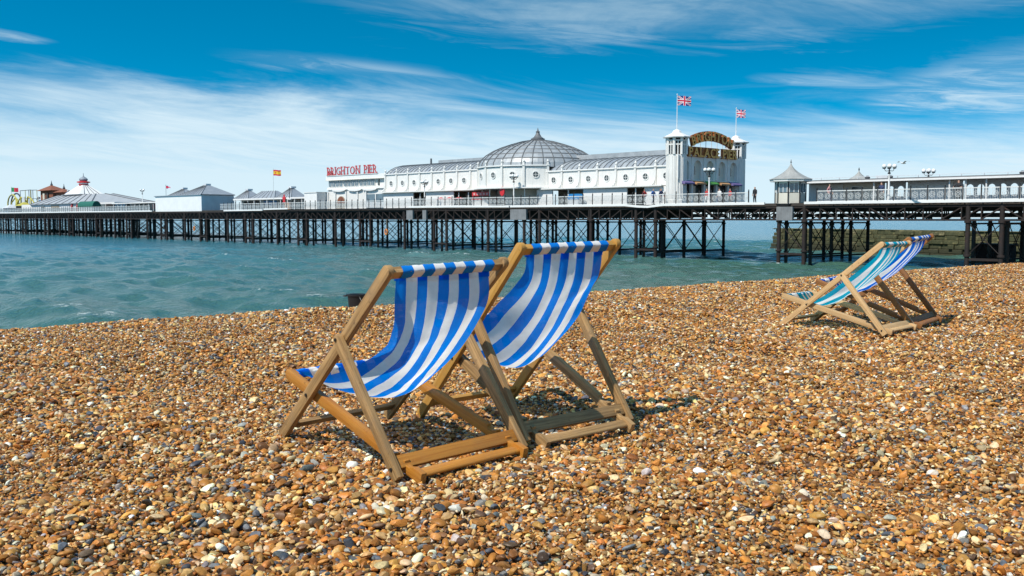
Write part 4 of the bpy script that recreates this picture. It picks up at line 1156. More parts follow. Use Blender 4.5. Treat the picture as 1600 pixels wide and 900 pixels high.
def star_kite(name, u, t, z, w, h, label):
    """a red oval board on a post"""
    T = pthing(name, u, t, 0, label, 'sign')
    MB().cyl((u, t, 0), (u, t, z - h / 2), 0.05, 0.05, 8).build('post', 'steel_dark', T)
    poly = [(u + w / 2 * math.cos(2 * PI * k / 20), z + h / 2 * math.sin(2 * PI * k / 20)) for k in range(20)]
    MB().prism(poly, 'y', t - 0.05, t + 0.05).build('board', 'red_gloss', T)


star_kite('round_sign', -61.2, 0.7, 1.9, 0.85, 1.15, 'red oval board on a post below the dome')
S5 = pthing('red_star_sign', -114.6, 1.0, 0, 'small red pointed board left of the low white block', 'sign')
MB().cyl((-114.6, 1, 0), (-114.6, 1, 1.2), 0.05, 0.05, 8).build('post', 'steel_dark', S5)
MB().prism([(-114.6 + (0.62 if k % 2 == 0 else 0.34) * math.sin(PI * k / 5), 1.7 + (0.85 if k % 2 == 0 else 0.45) * math.cos(PI * k / 5)) for k in range(10)], 'y', 0.95, 1.05).build('board', 'red_gloss', S5)


def make_stall():
    B = pthing('red_stall', -66.9, 2.6, 0, 'red food stall counter under the left side of the dome', 'stall')
    MB().box(-68.6, -65.2, 2.2, 3.2, 0, 0.95).build('counter', 'white_clean', B); MB().box(-68.7, -65.1, 2.1, 3.3, 0.96, 1.08).build('worktop', 'red_gloss', B)
    MB().box(-68.6, -65.2, 2.15, 2.3, 1.45, 1.95).build('name_board', 'red_gloss', B)
    for u in (-68.5, -65.3): MB().box(u - 0.05, u + 0.05, 2.2, 2.3, 1.08, 1.45).build('post', 'red_gloss', B)
    for k in range(5): MB().box(-68.3 + k * 0.62, -67.95 + k * 0.62, 2.12, 2.148, 1.56, 1.84).build('name_panel', 'letter_pink', B)
    for u in (-74.4, -72.6, -70.6):
        C = pthing('parasol', u, 1.6, 0, {-74.4: 'low red parasol farthest left of three by the left wing', -72.6: 'middle low red parasol of three by the left wing', -70.6: 'low red parasol nearest the red food stall'}[u], 'parasol', 'red parasols by the left wing')
        MB().cyl((u, 1.6, 0), (u, 1.6, 1.32), 0.03, 0.03, 6).build('pole', 'white_clean', C); MB().lathe([(0.75, 1.1), (0.4, 1.25), (0.03, 1.38)], 8, (u, 1.6, 0)).build('canopy', 'red_gloss', C)
    D = pthing('blue_stall', -50.4, 2.5, 0, 'small blue counter in the open bay of the right wing', 'stall')
    MB().box(-51.4, -49.6, 2.2, 3.0, 0.75, 1.15).build('counter', 'blue_gloss', D); MB().box(-51.3, -49.7, 2.25, 2.95, 0, 0.745).build('base', 'pale_grey', D)
    MB().prism([(-51.5, 1.16), (-49.5, 1.16), (-49.8, 1.42), (-51.2, 1.42)], 'y', 2.3, 2.9).build('canopy', 'blue_gloss', D)


make_stall()


def ogee(h, r, n=9):
    out = []
    for i in range(n + 1):
        q = i / n; out.append((max(r * ((1 - q) ** 2.1 * 0.86 + 0.14 * (1 - q) ** 0.8), 0.03), h * q))
    return out


def make_kiosk():
    u, t = -21.6, 1.6
    K = pthing('octagonal_kiosk', u, t, 0, 'octagonal kiosk with a flared grey ogee roof at the pier edge', 'kiosk')
    MB().lathe([(1.45, -0.28), (1.55, -0.05)], 8, (u, t, 0), rot=PI / 8).build('base', 'black_iron', K)
    MB().lathe([(1.40, -0.05), (1.40, 0.95)], 8, (u, t, 0), rot=PI / 8).build('dado', 'cream_paint', K)
    for k in range(8):
        a = PI / 8 + k * PI / 4; MB().cyl((u + 1.42 * math.cos(a), t + 1.42 * math.sin(a), 0), (u + 1.42 * math.cos(a), t + 1.42 * math.sin(a), 2.0), 0.065, 0.065, 6).build('post', 'black_iron', K)
        b = a + PI / 8; c = Vector((math.cos(b), math.sin(b))); e = Vector((-math.sin(b), math.cos(b))); q = Vector((u, t)) + c * 1.28
        w = MB().bar((q.x - e.x * 0.45, q.y - e.y * 0.45, 1.42), (q.x + e.x * 0.45, q.y + e.y * 0.45, 1.42), 0.04, 0.80).build('window', 'glass_blue', K)
        for s in (-0.43, 0.0, 0.43):
            m = q + e * s + c * 0.03; MB().box(m.x - 0.03, m.x + 0.03, m.y - 0.03, m.y + 0.03, 1.0, 1.84).build('mullion', 'white_clean', w)
    MB().lathe([(1.40, 1.84), (1.40, 2.02)], 8, (u, t, 0), rot=PI / 8).build('frieze', 'white_clean', K)
    MB().lathe([(1.35, 2.021), (1.94, 2.03), (1.96, 2.22), (1.8, 2.24)], 8, (u, t, 0), rot=PI / 8).build('fascia', 'white_clean', K)
    MB().lathe([(2.02, 2.225), (2.02, 2.27)] + [(r, 2.27 + z) for r, z in ogee(1.6, 1.95)[1:]], 8, (u, t, 0), rot=PI / 8).build('roof', 'shingle_roof', K)
    MB().lathe([(0.05, 3.85), (0.09, 3.9), (0.03, 3.97), (0.02, 4.15)], 8, (u, t, 0)).build('finial', 'black_iron', K)
    # far sibling behind the shelter
    u, t = -20.0, 12.0
    K = pthing('octagonal_kiosk', u, t, 0, 'smaller looking far kiosk, only its ogee roof above the long shelter', 'kiosk')
    MB().lathe([(1.4, 0), (1.4, 2.0)], 8, (u, t, 0), rot=PI / 8).build('wall', 'white_clean', K)
    MB().lathe([(1.75, 2.01), (1.75, 2.3)] + [(r, 2.3 + z) for r, z in ogee(1.15, 1.55)[1:]], 8, (u, t, 0), rot=PI / 8).build('roof', 'shingle_roof', K)
    MB().lathe([(0.05, 3.4), (0.08, 3.46), (0.02, 3.7)], 8, (u, t, 0)).build('finial', 'black_iron', K)


make_kiosk()


def make_long_shelter():
    B = pthing('long_shelter', -8, 6, 0, 'long low shelter with white flat roof and arched screen along the pier', 'shelter')
    MB().box(-22.7, 13, 4.5, 9.0, 1.95, 2.12).build('roof_edge', 'white_clean', B); MB().box(-22.6, 13, 4.8, 8.9, 2.125, 2.24).build('roof', 'rib_lead', B)
    MB().box(-22.6, 13, 5.1, 5.16, 2.42, 2.46).build('roof_rail', 'pale_grey', B)
    for u in np.arange(-22.3, 13, 1.9): MB().box(u - 0.03, u + 0.03, 5.1, 5.16, 2.245, 2.42).build('roof_post', 'pale_grey', B)
    MB().box(-22.5, -15.6, 6.6, 8.6, 0, 1.94).build('cabin', 'cream_paint', B)
    w = MB().box(-18.0, -16.8, 6.52, 6.59, 0.95, 1.6).build('window', 'white_clean', B); MB().box(-17.9, -16.9, 6.49, 6.515, 1.02, 1.54).build('pane', 'glass_dark', w)
    MB().box(-22.4, -18.8, 6.50, 6.59, 0.2, 1.85).build('panel', 'white_paint', B)
    MB().box(-12.4, -8.3, 6.4, 8.6, 0, 1.94).build('cabin', 'white_paint', B); MB().box(-12.2, -8.5, 6.33, 6.395, 1.6, 1.85).build('name_board', 'pale_grey', B)
    for k in range(5): MB().box(-12.3 + k * 0.8, -11.6 + k * 0.8, 6.36, 6.396, 0.05, 1.5).build('panel', 'white_clean', B)
    for u in (-14.9, -13.4, -8.0, -6.6, -4.9, -1.5, 1.2, 4.0): MB().cyl((u, 4.9, 0), (u, 4.9, 1.94), 0.07, 0.07, 8).build('post', 'white_clean', B)
    # arched screen
    for u0, n in ((-14.8, 2), (-7.6, 7)):
        for k in range(n):
            c = u0 + 0.45 + k * 0.92; out = [(c - 0.46, 0.6), (c - 0.46, 1.94), (c + 0.46, 1.94), (c + 0.46, 0.6), (c + 0.32, 0.6)] + [(c + 0.32 * math.cos(a), 1.25 + 0.32 * math.sin(a)) for a in np.linspace(0, PI, 9)] + [(c - 0.32, 0.6)]
            MB().prism(out, 'y', 7.2, 7.32).build('arch', 'pale_grey', B)
        MB().box(u0, u0 + n * 0.92, 7.18, 7.34, 0, 0.6).build('dado', 'pale_grey', B)
    MB().box(-0.9, 3.5, 6.2, 8.6, 0, 1.94).build('cabin', 'cream_paint', B)
    for a, m in ((-0.6, 'glass_blue'), (1.0, 'glass_dark')):
        w = MB().box(a, a + 1.2, 6.1, 6.195, 0.9, 1.75).build('window', 'white_clean', B); MB().box(a + 0.1, a + 1.1, 6.07, 6.098, 0.98, 1.67).build('pane', m, w)
    MB().box(-0.85, 3.4, 6.12, 6.19, 0.1, 0.8).build('counter', 'cloth_pink', B)
    for u in (-15.9, -13.7, -2.3): MB().lathe([(0.2, 0), (0.26, 0.14), (0.1, 0.3)], 8, (u, 5.6, 2.245)).build('roof_vent', 'steel_dark', B)
    MB().box(-15.2, -14.0, 5.8, 6.8, 2.245, 2.55).build('roof_unit', 'pale_grey', B)


make_long_shelter()


def make_pier_head():
    B = pthing('tent_roofed_hall', -222, 14, 0, 'low white hall with wide pale tent roof and onion-topped cupola', 'building')
    u0, u1, t0, t1 = -270, -199.5, 5.5, 24
    cu, ct = (u0 + u1) / 2, (t0 + t1) / 2
    MB().box(u0 + 1, u1 - 1, t0 + 0.6, t1 - 1, 0, 2.3).build('wall', 'white_clean', B)
    mb = MB(); oc = [(u0, t0 + 4), (u0 + 10, t0), (u1 - 14, t0), (u1, t0 + 8), (u1, t1 - 8), (u1 - 14, t1), (u0 + 10, t1), (u0, t1 - 8)]
    tp = [(-262, ct - 1), (-259, ct - 2), (-230, ct - 2), (-226.5, ct - 1), (-226.5, ct + 1), (-230, ct + 2), (-259, ct + 2), (-262, ct + 1)]
    mb.add([(a, b, 2.25) for a, b in oc] + [(a, b, 4.85) for a, b in tp], [(i, (i + 1) % 8, 8 + (i + 1) % 8, 8 + i) for i in range(8)] + [tuple(range(8, 16)), tuple(range(8))[::-1]]); rf = mb.build('roof', 'pale_roof', B)
    for i in range(8): MB().bar((oc[i][0], oc[i][1], 2.3), (tp[i][0], tp[i][1], 4.9), 0.2, 0.2).build('roof_hip', 'rib_lead', rf)
    for k in range(1, 9):
        q = k / 9; a = (oc[1][0] + (oc[2][0] - oc[1][0]) * q, oc[1][1], 2.3); b = (tp[1][0] + (tp[2][0] - tp[1][0]) * q, tp[1][1], 4.9); MB().bar(a, b, 0.13, 0.13).build('roof_seam', 'rib_lead', rf)
    for a, b, m in ((-252, -249.5, 'glass_dark'), (-244, -238, 'interior_tan'), (-236, -230, 'pale_grey'), (-214, -206, 'glass_dark'), (-205.5, -200, 'interior_dark')):
        MB().box(a, b, t0 + 0.5, t0 + 0.59, 0.3, 1.9).build('shopfront', m, B)
    for a in (-228.5, -224.5): MB().box(a, a + 0.8, t0 + 0.3, t0 + 0.5, 0.3, 2.2).build('pillar', 'red_gloss', B)
    cu2, ct2 = -246.5, 15.5
    cp = hip(MB(), cu2 - 6.5, cu2 + 6.5, ct2 - 3.6, ct2 + 3.6, 4.7, 7.55, 0.22).build('cupola', 'white_clean', B)
    hip(MB(), cu2 - 6.7, cu2 + 6.7, ct2 - 3.8, ct2 + 3.8, 4.75, 5.0, 0.97).build('cupola_eave', 'rib_lead', cp)
    for k in range(1, 5): MB().bar((cu2 + 6.52, ct2 - 3.6 + 1.44 * k, 4.8), (cu2 + 1.5, ct2 - 0.8 + 0.32 * k, 7.5), 0.1, 0.1).build('roof_seam', 'rib_lead', cp)
    MB().lathe([(1.25, 7.5), (1.25, 7.85)], 12, (cu2, ct2, 0)).build('lantern_band', 'red_gloss', cp)
    MB().lathe([(1.2, 7.85), (1.2, 8.15)], 12, (cu2, ct2, 0)).build('lantern_band', 'white_clean', cp)
    MB().lathe([(1.3, 8.15), (1.75, 8.3), (1.75, 8.5), (1.1, 8.65)], 12, (cu2, ct2, 0)).build('lantern_band', 'red_gloss', cp)
    MB().lathe([(0.8, 8.65), (1.1, 8.9), (1.15, 9.2), (0.8, 9.6), (0.3, 9.85), (0.1, 10.2), (0.05, 10.9)], 14, (cu2, ct2, 0)).build('onion_dome', 'slate_roof', cp, 'auto')
    # green barrel awning
    G = pthing('green_barrel_kiosk', -206.3, 2.4, 0, 'dark green barrel shaped kiosk standing at the far railing', 'kiosk')
    n = 14; prof = [(2.4 + 1.0 * math.cos(a), 1.15 + 0.0 + 1.35 * max(math.sin(a), 0)) for a in np.linspace(0, PI, n)]
    MB().prism([(t, z) for t, z in prof], 'x', -211.2, -201.4).build('canopy', 'green_canvas', G); MB().box(-211, -201.6, 1.6, 3.2, 0, 1.14).build('counter', 'white_clean', G)
    # low shelter between
    L = pthing('low_shelter', -180, 5, 0, 'low flat white shelter left of the white box building', 'shelter')
    MB().box(-194, -165, 3.0, 9, 1.72, 1.95).build('roof', 'white_clean', L); MB().box(-193.8, -165.2, 6.0, 8.8, 0, 1.71).build('back_wall', 'glass_blue', L)
    for u in np.arange(-193.5, -165, 2.4): MB().box(u - 0.08, u + 0.08, 3.2, 3.4, 0, 1.71).build('post', 'white_clean', L)
    for a, b, m in ((-191, -188, 'glass_dark'), (-186, -183, 'interior_tan'), (-178.5, -177, 'red_gloss'), (-173.5, -170.2, 'green_gloss'), (-169.6, -166, 'interior_dark')):
        MB().box(a, b, 5.8, 5.99, 0.5, 1.6).build('hatch', m, L)
    for u in (-175.5, -168.2): MB().lathe([(0.25, 0), (0.3, 0.3), (0.1, 0.6)], 8, (u, 6, 1.955)).build('roof_vent', 'steel_dark', L)
    # brick ride house with turrets
    H = pthing('brick_ride_house', -280, 19.5, 0, 'red brick ride house with two pointed turrets behind the tent roof', 'building')
    MB().box(-290.4, -279.2, 18, 21, 0, 6.9).build('turret', 'brick_red', H); hip(MB(), -291.4, -278.2, 17, 22, 6.9, 8.5, 0.08).build('turret_roof', 'brick_red', H)
    MB().box(-287.6, -286.0, 17.7, 17.98, 3.4, 6.1).build('window', 'cream_paint', H); MB().box(-284.2, -282.6, 17.7, 17.98, 3.2, 6.3).build('window', 'interior_dark', H)
    MB().box(-279.1, -268.5, 18.8, 21, 0, 5.5).build('wall', 'brick_red', H)
    MB().box(-274.9, -268.8, 17.6, 20, 0, 6.1).build('turret', 'brick_red', H); hip(MB(), -275.9, -267.8, 16.8, 20.8, 6.1, 7.15, 0.08).build('turret_roof', 'brick_red', H)
    for u, t, z in ((-284.8, 19.5, 8.4), (-271.9, 18.8, 7.05), (-277.6, 19, 5.5)):
        MB().lathe([(0.3, 0), (0.42, 0.3), (0.2, 0.7), (0.1, 1.1), (0.05, 1.6)], 8, (u, t, z)).build('finial', 'steel_dark', H)
    # roller coaster
    Cn = pthing('roller_coaster', -300, 15, 0, 'yellow roller coaster track with a loop at the far pier head', 'roller coaster')
    mb = MB(); mb.tube([(-307.2 + 6.0 * math.cos(2 * PI * k / 26), 14 + 1.0 * math.sin(PI * k / 26), 2.9 + 3.1 * math.sin(2 * PI * k / 26)) for k in range(26)], 0.22, 6, True); mb.build('loop_rail', 'yellow_gloss', Cn)
    mb = MB(); mb.tube([(-307.2 + 6.7 * math.cos(2 * PI * k / 26), 15.2 + 1.0 * math.sin(PI * k / 26), 2.9 + 3.5 * math.sin(2 * PI * k / 26)) for k in range(26)], 0.24, 6, True); mb.build('loop_rail', 'steel_dark', Cn)
    tp = [(-303.5 + 2.6 * k, 16 + 1.0 * math.sin(k * 0.8), 7.2 + 0.15 * math.sin(k * 0.7)) for k in range(8)]; MB().tube(tp, 0.10, 6).build('track', 'steel_dark', Cn)
    MB().tube([(a, b, c - 2.6) for a, b, c in tp], 0.08, 6).build('track', 'steel_dark', Cn)
    tp2 = [(-304 + 1.7 * k, 13.5 + 0.8 * math.sin(k), 3.4 + 1.7 * math.sin(k * 1.25)) for k in range(14)]; MB().tube(tp2, 0.2, 6).build('track', 'yellow_gloss', Cn)
    for k in range(8): MB().cyl((tp[k][0], tp[k][1], 0), tp[k], 0.09, 0.09, 6).build('support', 'yellow_gloss' if k % 3 == 1 else 'steel_dark', Cn)
    for k in range(0, 14, 2): MB().cyl((tp2[k][0], tp2[k][1], 0), tp2[k], 0.2, 0.2, 6).build('support', 'yellow_gloss', Cn)
    for k, (uu, zz) in enumerate(((-296.5, 3.2), (-290.5, 4.2), (-293.5, 2.4))): MB().box(uu - 1.2, uu + 1.2, 13.0, 13.2, zz - 0.8, zz + 0.8).build('scenery_board', ('yellow_gloss', 'pale_grey', 'steel_dark')[k], Cn)


make_pier_head()

for (u, t, h, m1, lab) in ((-263.0, 17.0, 6.2, 'steel_dark', 'small dark spoked wheel ride right of the brick turrets'), (-299.0, 20.0, 5.0, 'pale_grey', 'grey spoked wheel ride behind the coaster loop')):
    Wr = pthing('wheel_ride', u, t, 0, lab, 'fairground ride')
    c = (u, t, h - 1.4); mb = MB(); mb.tube([(u + 1.4 * math.cos(2 * PI * k / 16), t, c[2] + 1.4 * math.sin(2 * PI * k / 16)) for k in range(16)], 0.14, 6, True); mb.build('rim', m1, Wr)
    for k in range(8): MB().cyl(c, (u + 1.4 * math.cos(PI * k / 4), t, c[2] + 1.4 * math.sin(PI * k / 4)), 0.08, 0.08, 6).build('spoke', m1, Wr)
    for k in range(8): MB().ball((u + 1.55 * math.cos(PI * k / 4 + 0.2), t, c[2] + 1.55 * math.sin(PI * k / 4 + 0.2)), 0.32, 8).build('gondola', ('blue_gloss', 'steel_dark', 'pale_grey')[k % 3], Wr)
    for s_ in (-0.9, 0.9): MB().cyl((u + s_, t + 0.3, 0), c, 0.14, 0.1, 6).build('support', 'steel_dark', Wr)
for (u, t, w_, h, m1, m2, lab) in ((-316.5, 9.0, 7.0, 2.6, 'pale_grey', 'steel_dark', 'grey booth with dark roof at the far left end of the pier'), (-296.0, 9.5, 5.0, 2.2, 'blue_gloss', 'pale_grey', 'blue booth with grey roof under the roller coaster'),
                            (-285.0, 10.0, 5.5, 2.8, 'steel_dark', 'yellow_gloss', 'dark booth with yellow roof left of the tent-roofed hall')):
    Bt = pthing('fair_booth', u, t, 0, lab, 'booth'); MB().box(u - w_ / 2, u + w_ / 2, t, t + 3, 0, h - 0.6).build('wall', m1, Bt); hip(MB(), u - w_ / 2 - 0.4, u + w_ / 2 + 0.4, t - 0.4, t + 3.4, h - 0.6, h + 0.5, 0.1).build('roof', m2, Bt)
    MB().box(u - w_ / 3, u + w_ / 3, t - 0.06, t - 0.005, 0.8, h - 0.9).build('hatch', 'interior_dark', Bt)

# life rings hanging under the deck
for u, lab in ((-146.0, 'orange life ring hanging on a pile below the white box building'), (-84.8, 'orange life ring hanging on a pile below the rooftop sign building')):
    Lr = pthing('life_ring', u, 0.1, WL + 1.9, lab, 'life ring', 'life rings under the pier')
    mb = MB(); mb.tube([(u + 0.3 * math.cos(2 * PI * k / 16), 0.0, WL + 2.4 + 0.36 * math.sin(2 * PI * k / 16)) for k in range(16)], 0.11, 8, True); mb.build('ring', 'orange_foam', Lr)
    MB().cyl((u, 0.12, WL + 2.7), (u, 0.12, -1.6), 0.03, 0.03, 6).build('rope', 'rope', Lr)


# ------------------------------------------------------------------ people on the pier
def person(u, t, label, shirt, legs, pose='stand', face=0.0, h=1.72, hair='hair_dark'):
    k = h / 1.72
    V = [(0, 0, .95), (0, 0, 1.15), (0, 0, 1.38), (0, 0, 1.48), (0, 0.01, 1.60), (0, 0.02, 1.70)]
    r = [.145, .13, .16, .06, .095, .07]; Eg = [(0, 1), (1, 2), (2, 3), (3, 4), (4, 5)]
    def chain(start, pts, rr):
        p = start
        for q, w in zip(pts, rr): V.append(q); r.append(w); Eg.append((p, len(V) - 1)); p = len(V) - 1
    st = {'stand': 0.03, 'walk': 0.24, 'lean': 0.02}[pose]
    chain(0, [(.09, 0, .88), (.10, st * .5 + .03, .48), (.10, st - .02, .09), (.11, st + .13, .04)], [.10, .068, .05, .04])
    chain(0, [(-.09, 0, .88), (-.10, -st * .4 + .03, .48), (-.10, -st - .04, .09), (-.11, -st + .11, .04)], [.10, .068, .05, .04])
    if pose == 'lean':
        chain(2, [(.20, .02, 1.36), (.36, .14, 1.16), (.30, .34, 1.12), (.27, .43, 1.11)], [.068, .05, .042, .04]); chain(2, [(-.20, .02, 1.36), (-.36, .14, 1.16), (-.30, .34, 1.12), (-.27, .43, 1.11)], [.068, .05, .042, .04])
    else:
        s = 0.5 * st; chain(2, [(.20, 0, 1.36), (.25, -s, 1.08), (.25, s * .4 + .06, .85), (.24, s * .5 + .09, .76)], [.068, .05, .038, .04]); chain(2, [(-.20, 0, 1.36), (-.25, s, 1.08), (-.25, s + .1, .85), (-.24, s + .13, .76)], [.068, .05, .038, .04])
    me = bpy.data.meshes.new('person'); me.from_pydata([tuple(c * k for c in v) for v in V], Eg, [])
    ob = bpy.data.objects.new('tmp', me); COL.objects.link(ob)
    md = ob.modifiers.new('s', 'SKIN'); sv = me.skin_vertices[0].data
    for i, q in enumerate(r): sv[i].radius = (q * k, q * k * (0.72 if i < 3 else 1.0))
    sv[0].use_root = True
    ss = ob.modifiers.new('b', 'SUBSURF'); ss.levels = 1; ss.render_levels = 1
    dg = bpy.context.evaluated_depsgraph_get(); m2 = bpy.data.meshes.new_from_object(ob.evaluated_get(dg))
    COL.objects.unlink(ob); bpy.data.objects.remove(ob)
    for q in (shirt, legs, 'skin', hair, 'cloth_black'): m2.materials.append(M[q])
    for p in m2.polygons:
        c = p.center / k; p.use_smooth = True; arm = abs(c.x) > 0.17
        if c.z > 1.49: p.material_index = 3 if (c.z > 1.665 or (c.y < -0.01 and c.z > 1.55)) else 2
        elif arm and (c.z < 0.98 or (pose == 'lean' and c.y > 0.2)): p.material_index = 2
        elif c.z > 0.97 or arm: p.material_index = 0
        elif c.z < 0.085: p.material_index = 4
        else: p.material_index = 1
    m2.name = 'person'
    o = link('person', m2, None, pw(u, t, 0), (0, 0, PR + face)); return tag(o, label, 'person', 'people on the pier')


person(-39.0, 1.2, 'person in a red top beside the open bay left of the tower', 'cloth_red', 'cloth_black', 'walk', R(90))
person(-37.9, 1.3, 'person in a bright blue top walking past the near tower', 'cloth_blue', 'cloth_navy', 'walk', R(-90))
person(-37.3, 1.7, 'person in dark clothes close behind the one in bright blue', 'cloth_navy', 'cloth_black', 'stand', R(-60))
person(-36.6, 1.0, 'person in dark blue nearest the foot of the near tower', 'cloth_navy', 'cloth_navy', 'walk', R(-90))
person(-33.3, 4.6, 'person in red before the doors of the entrance building', 'cloth_red', 'cloth_white', 'walk', R(180))
person(-32.4, 5.6, 'person in white before the doors of the entrance building', 'cloth_white', 'cloth_navy', 'walk', R(180))
person(-31.6, 6.4, 'second person in red right of the one in white at the doors', 'cloth_red', 'cloth_black', 'stand', R(160))
person(-26.4, 3.0, 'person in black standing alone right of the far tower', 'cloth_black', 'cloth_black', 'stand', R(170))
person(-17.8, 2.0, 'person in pink beside the small window of the long shelter', 'cloth_pink', 'cloth_navy', 'walk', R(-90))
person(-12.3, 1.0, 'dark haired person left of the lamp post under the shelter', 'cloth_navy', 'cloth_black', 'stand', R(180))
person(-5.5, 0.62, 'person in black leaning on the railing before the arched screen', 'cloth_black', 'cloth_black', 'lean', R(180))


# ------------------------------------------------------------------ stone groyne behind the pier
def make_groyne():
    a = Vector((37.4, 136.5, WATER)); b = Vector((60.0, 88.0, WATER)); L = (b - a).length; d = (b - a).normalized(); ang = math.atan2(d.y, d.x)
    G = empty('stone_groyne', (a.x + 2.1, a.y + 1.0, a.z), ang, 'weathered brown stone groyne behind the pier piles', 'groyne')
    top = 2.95
    MB().box(0.4, L, -2.4, -0.35, -2.0, top - 0.15).build('core', 'groyne_stone', G)
    shapes = {}
    rg = random.Random(5); z = -0.3; row = 0
    while z < top - 0.02:
        hh = [0.62, 0.52, 0.55, 0.48, 0.5, 0.5, 0.45][row % 7]; hh = min(hh, top - z); x = rg.uniform(-0.2, 0.4) if row > 2 else 0.0 - 0.2 * (2 - row)
        while x < L:
            w = rg.choice((0.8, 1.1, 1.3, 1.6, 2.0)); key = (w, round(hh, 2), rg.randrange(2))
            if key not in shapes:
                mb = MB().box(0.02, w - 0.02, -0.45, 0.0, 0.02, hh - 0.02); shapes[key] = mb.mesh('stone', 'groyne_stone', bevel=0.05)
            o = link('stone', shapes[key], G, (x, -2.22 - rg.uniform(0, 0.34) + 0.03 * row, z), (rg.uniform(-.02, .02), 0, rg.uniform(-.02, .02))); x += w
        z += hh; row += 1
    MB().box(-0.2, L, -2.55, -0.25, top - 0.13, top).build('capping', 'groyne_stone', G, bevel=0.05)
    S1 = link('steel_marker', MB().box(-0.4, 1.2, -0.2, 0.2, -0.6, 0.6).mesh('steel_marker', 'old_iron'), G, (-0.5, -0.6, 0.35))
    # low brick-coloured hut base behind right piles
    H = empty('outfall_block', (47.0, 93.5, WATER), ang, 'dark rusty outfall block standing low between the right piles', 'block')
    link('body', MB().box(-1.6, 1.6, -1.0, 1.0, 0, 1.7).mesh('body', 'rusty_iron', bevel=0.05), H)
    link('lid', MB().box(-1.75, 1.75, -1.1, 1.1, 1.71, 1.9).mesh('lid', 'old_iron', bevel=0.03), H)


make_groyne()


# ------------------------------------------------------------------ black tub at the crest
def make_tub():
    x, y = -2.18, 13.45
    z = float(ground(np.array([x]), np.array([y]))[0])
    T = empty('rubber_tub', (x, y, z - 0.01), R(12), 'black rubber tub lying at the top of the beach by the water', 'tub')
    mb = MB(); n = 28; prof = [(0.001, 0.0), (0.105, 0.0), (0.13, 0.27), (0.15, 0.275), (0.15, 0.30), (0.122, 0.30), (0.098, 0.03), (0.001, 0.03)]
    mb.lathe(prof, n); o = link('body', mb.mesh('body', 'black_rubber', 'auto'), T); o.scale = (1.0, 0.8, 1)
    for s in (-1, 1):
        mb = MB(); mb.tube([(s * 0.145, -0.035, 0.275), (s * 0.18, -0.025, 0.28), (s * 0.18, 0.025, 0.28), (s * 0.145, 0.035, 0.275)], 0.010, 8); link('handle', mb.mesh('handle', 'black_rubber', True), T)
    link('cord', MB().tube([(0.02, -0.108, 0.29), (0.06, -0.107, 0.20), (0.10, -0.10, 0.08)], 0.004, 6).mesh('cord', 'rope'), T)


make_tub()


# ------------------------------------------------------------------ deck chairs
def grain(me, axis_fn):
    uv = me.uv_layers.new(name='grain')
    for lp in me.loops:
        uv.data[lp.index].uv = axis_fn(me.vertices[lp.vertex_index].co)


def profile_rail(P, Q, h, round_q=True, notches=None):
    """outline in the (u,z) plane of a rail from P to Q with half depth h"""
    P = Vector(P); Q = Vector(Q); d = (Q - P).normalized(); n = Vector((-d.y, d.x))
    if n.y < 0: n = -n
    L = (Q - P).length; pts = [P - n * h]
    if round_q:
        rad = h * 0.95; c = P + d * (L - rad)
        pts += [c - n * h * math.cos(a) + d * rad * math.sin(a) for a in np.linspace(0, PI, 9)]
    else:
        pts += [P + d * L - n * h, P + d * L + n * h]
    for s, dep in sorted(notches or [], reverse=True):
        pts += [P + d * (s + 0.028) + n * h, P + d * (s + 0.026) + n * (h - dep), P + d * s + n * (h - dep), P + d * (s - 0.03) + n * h]
    pts.append(P + n * h)
    return [(p.x, p.y) for p in pts], d


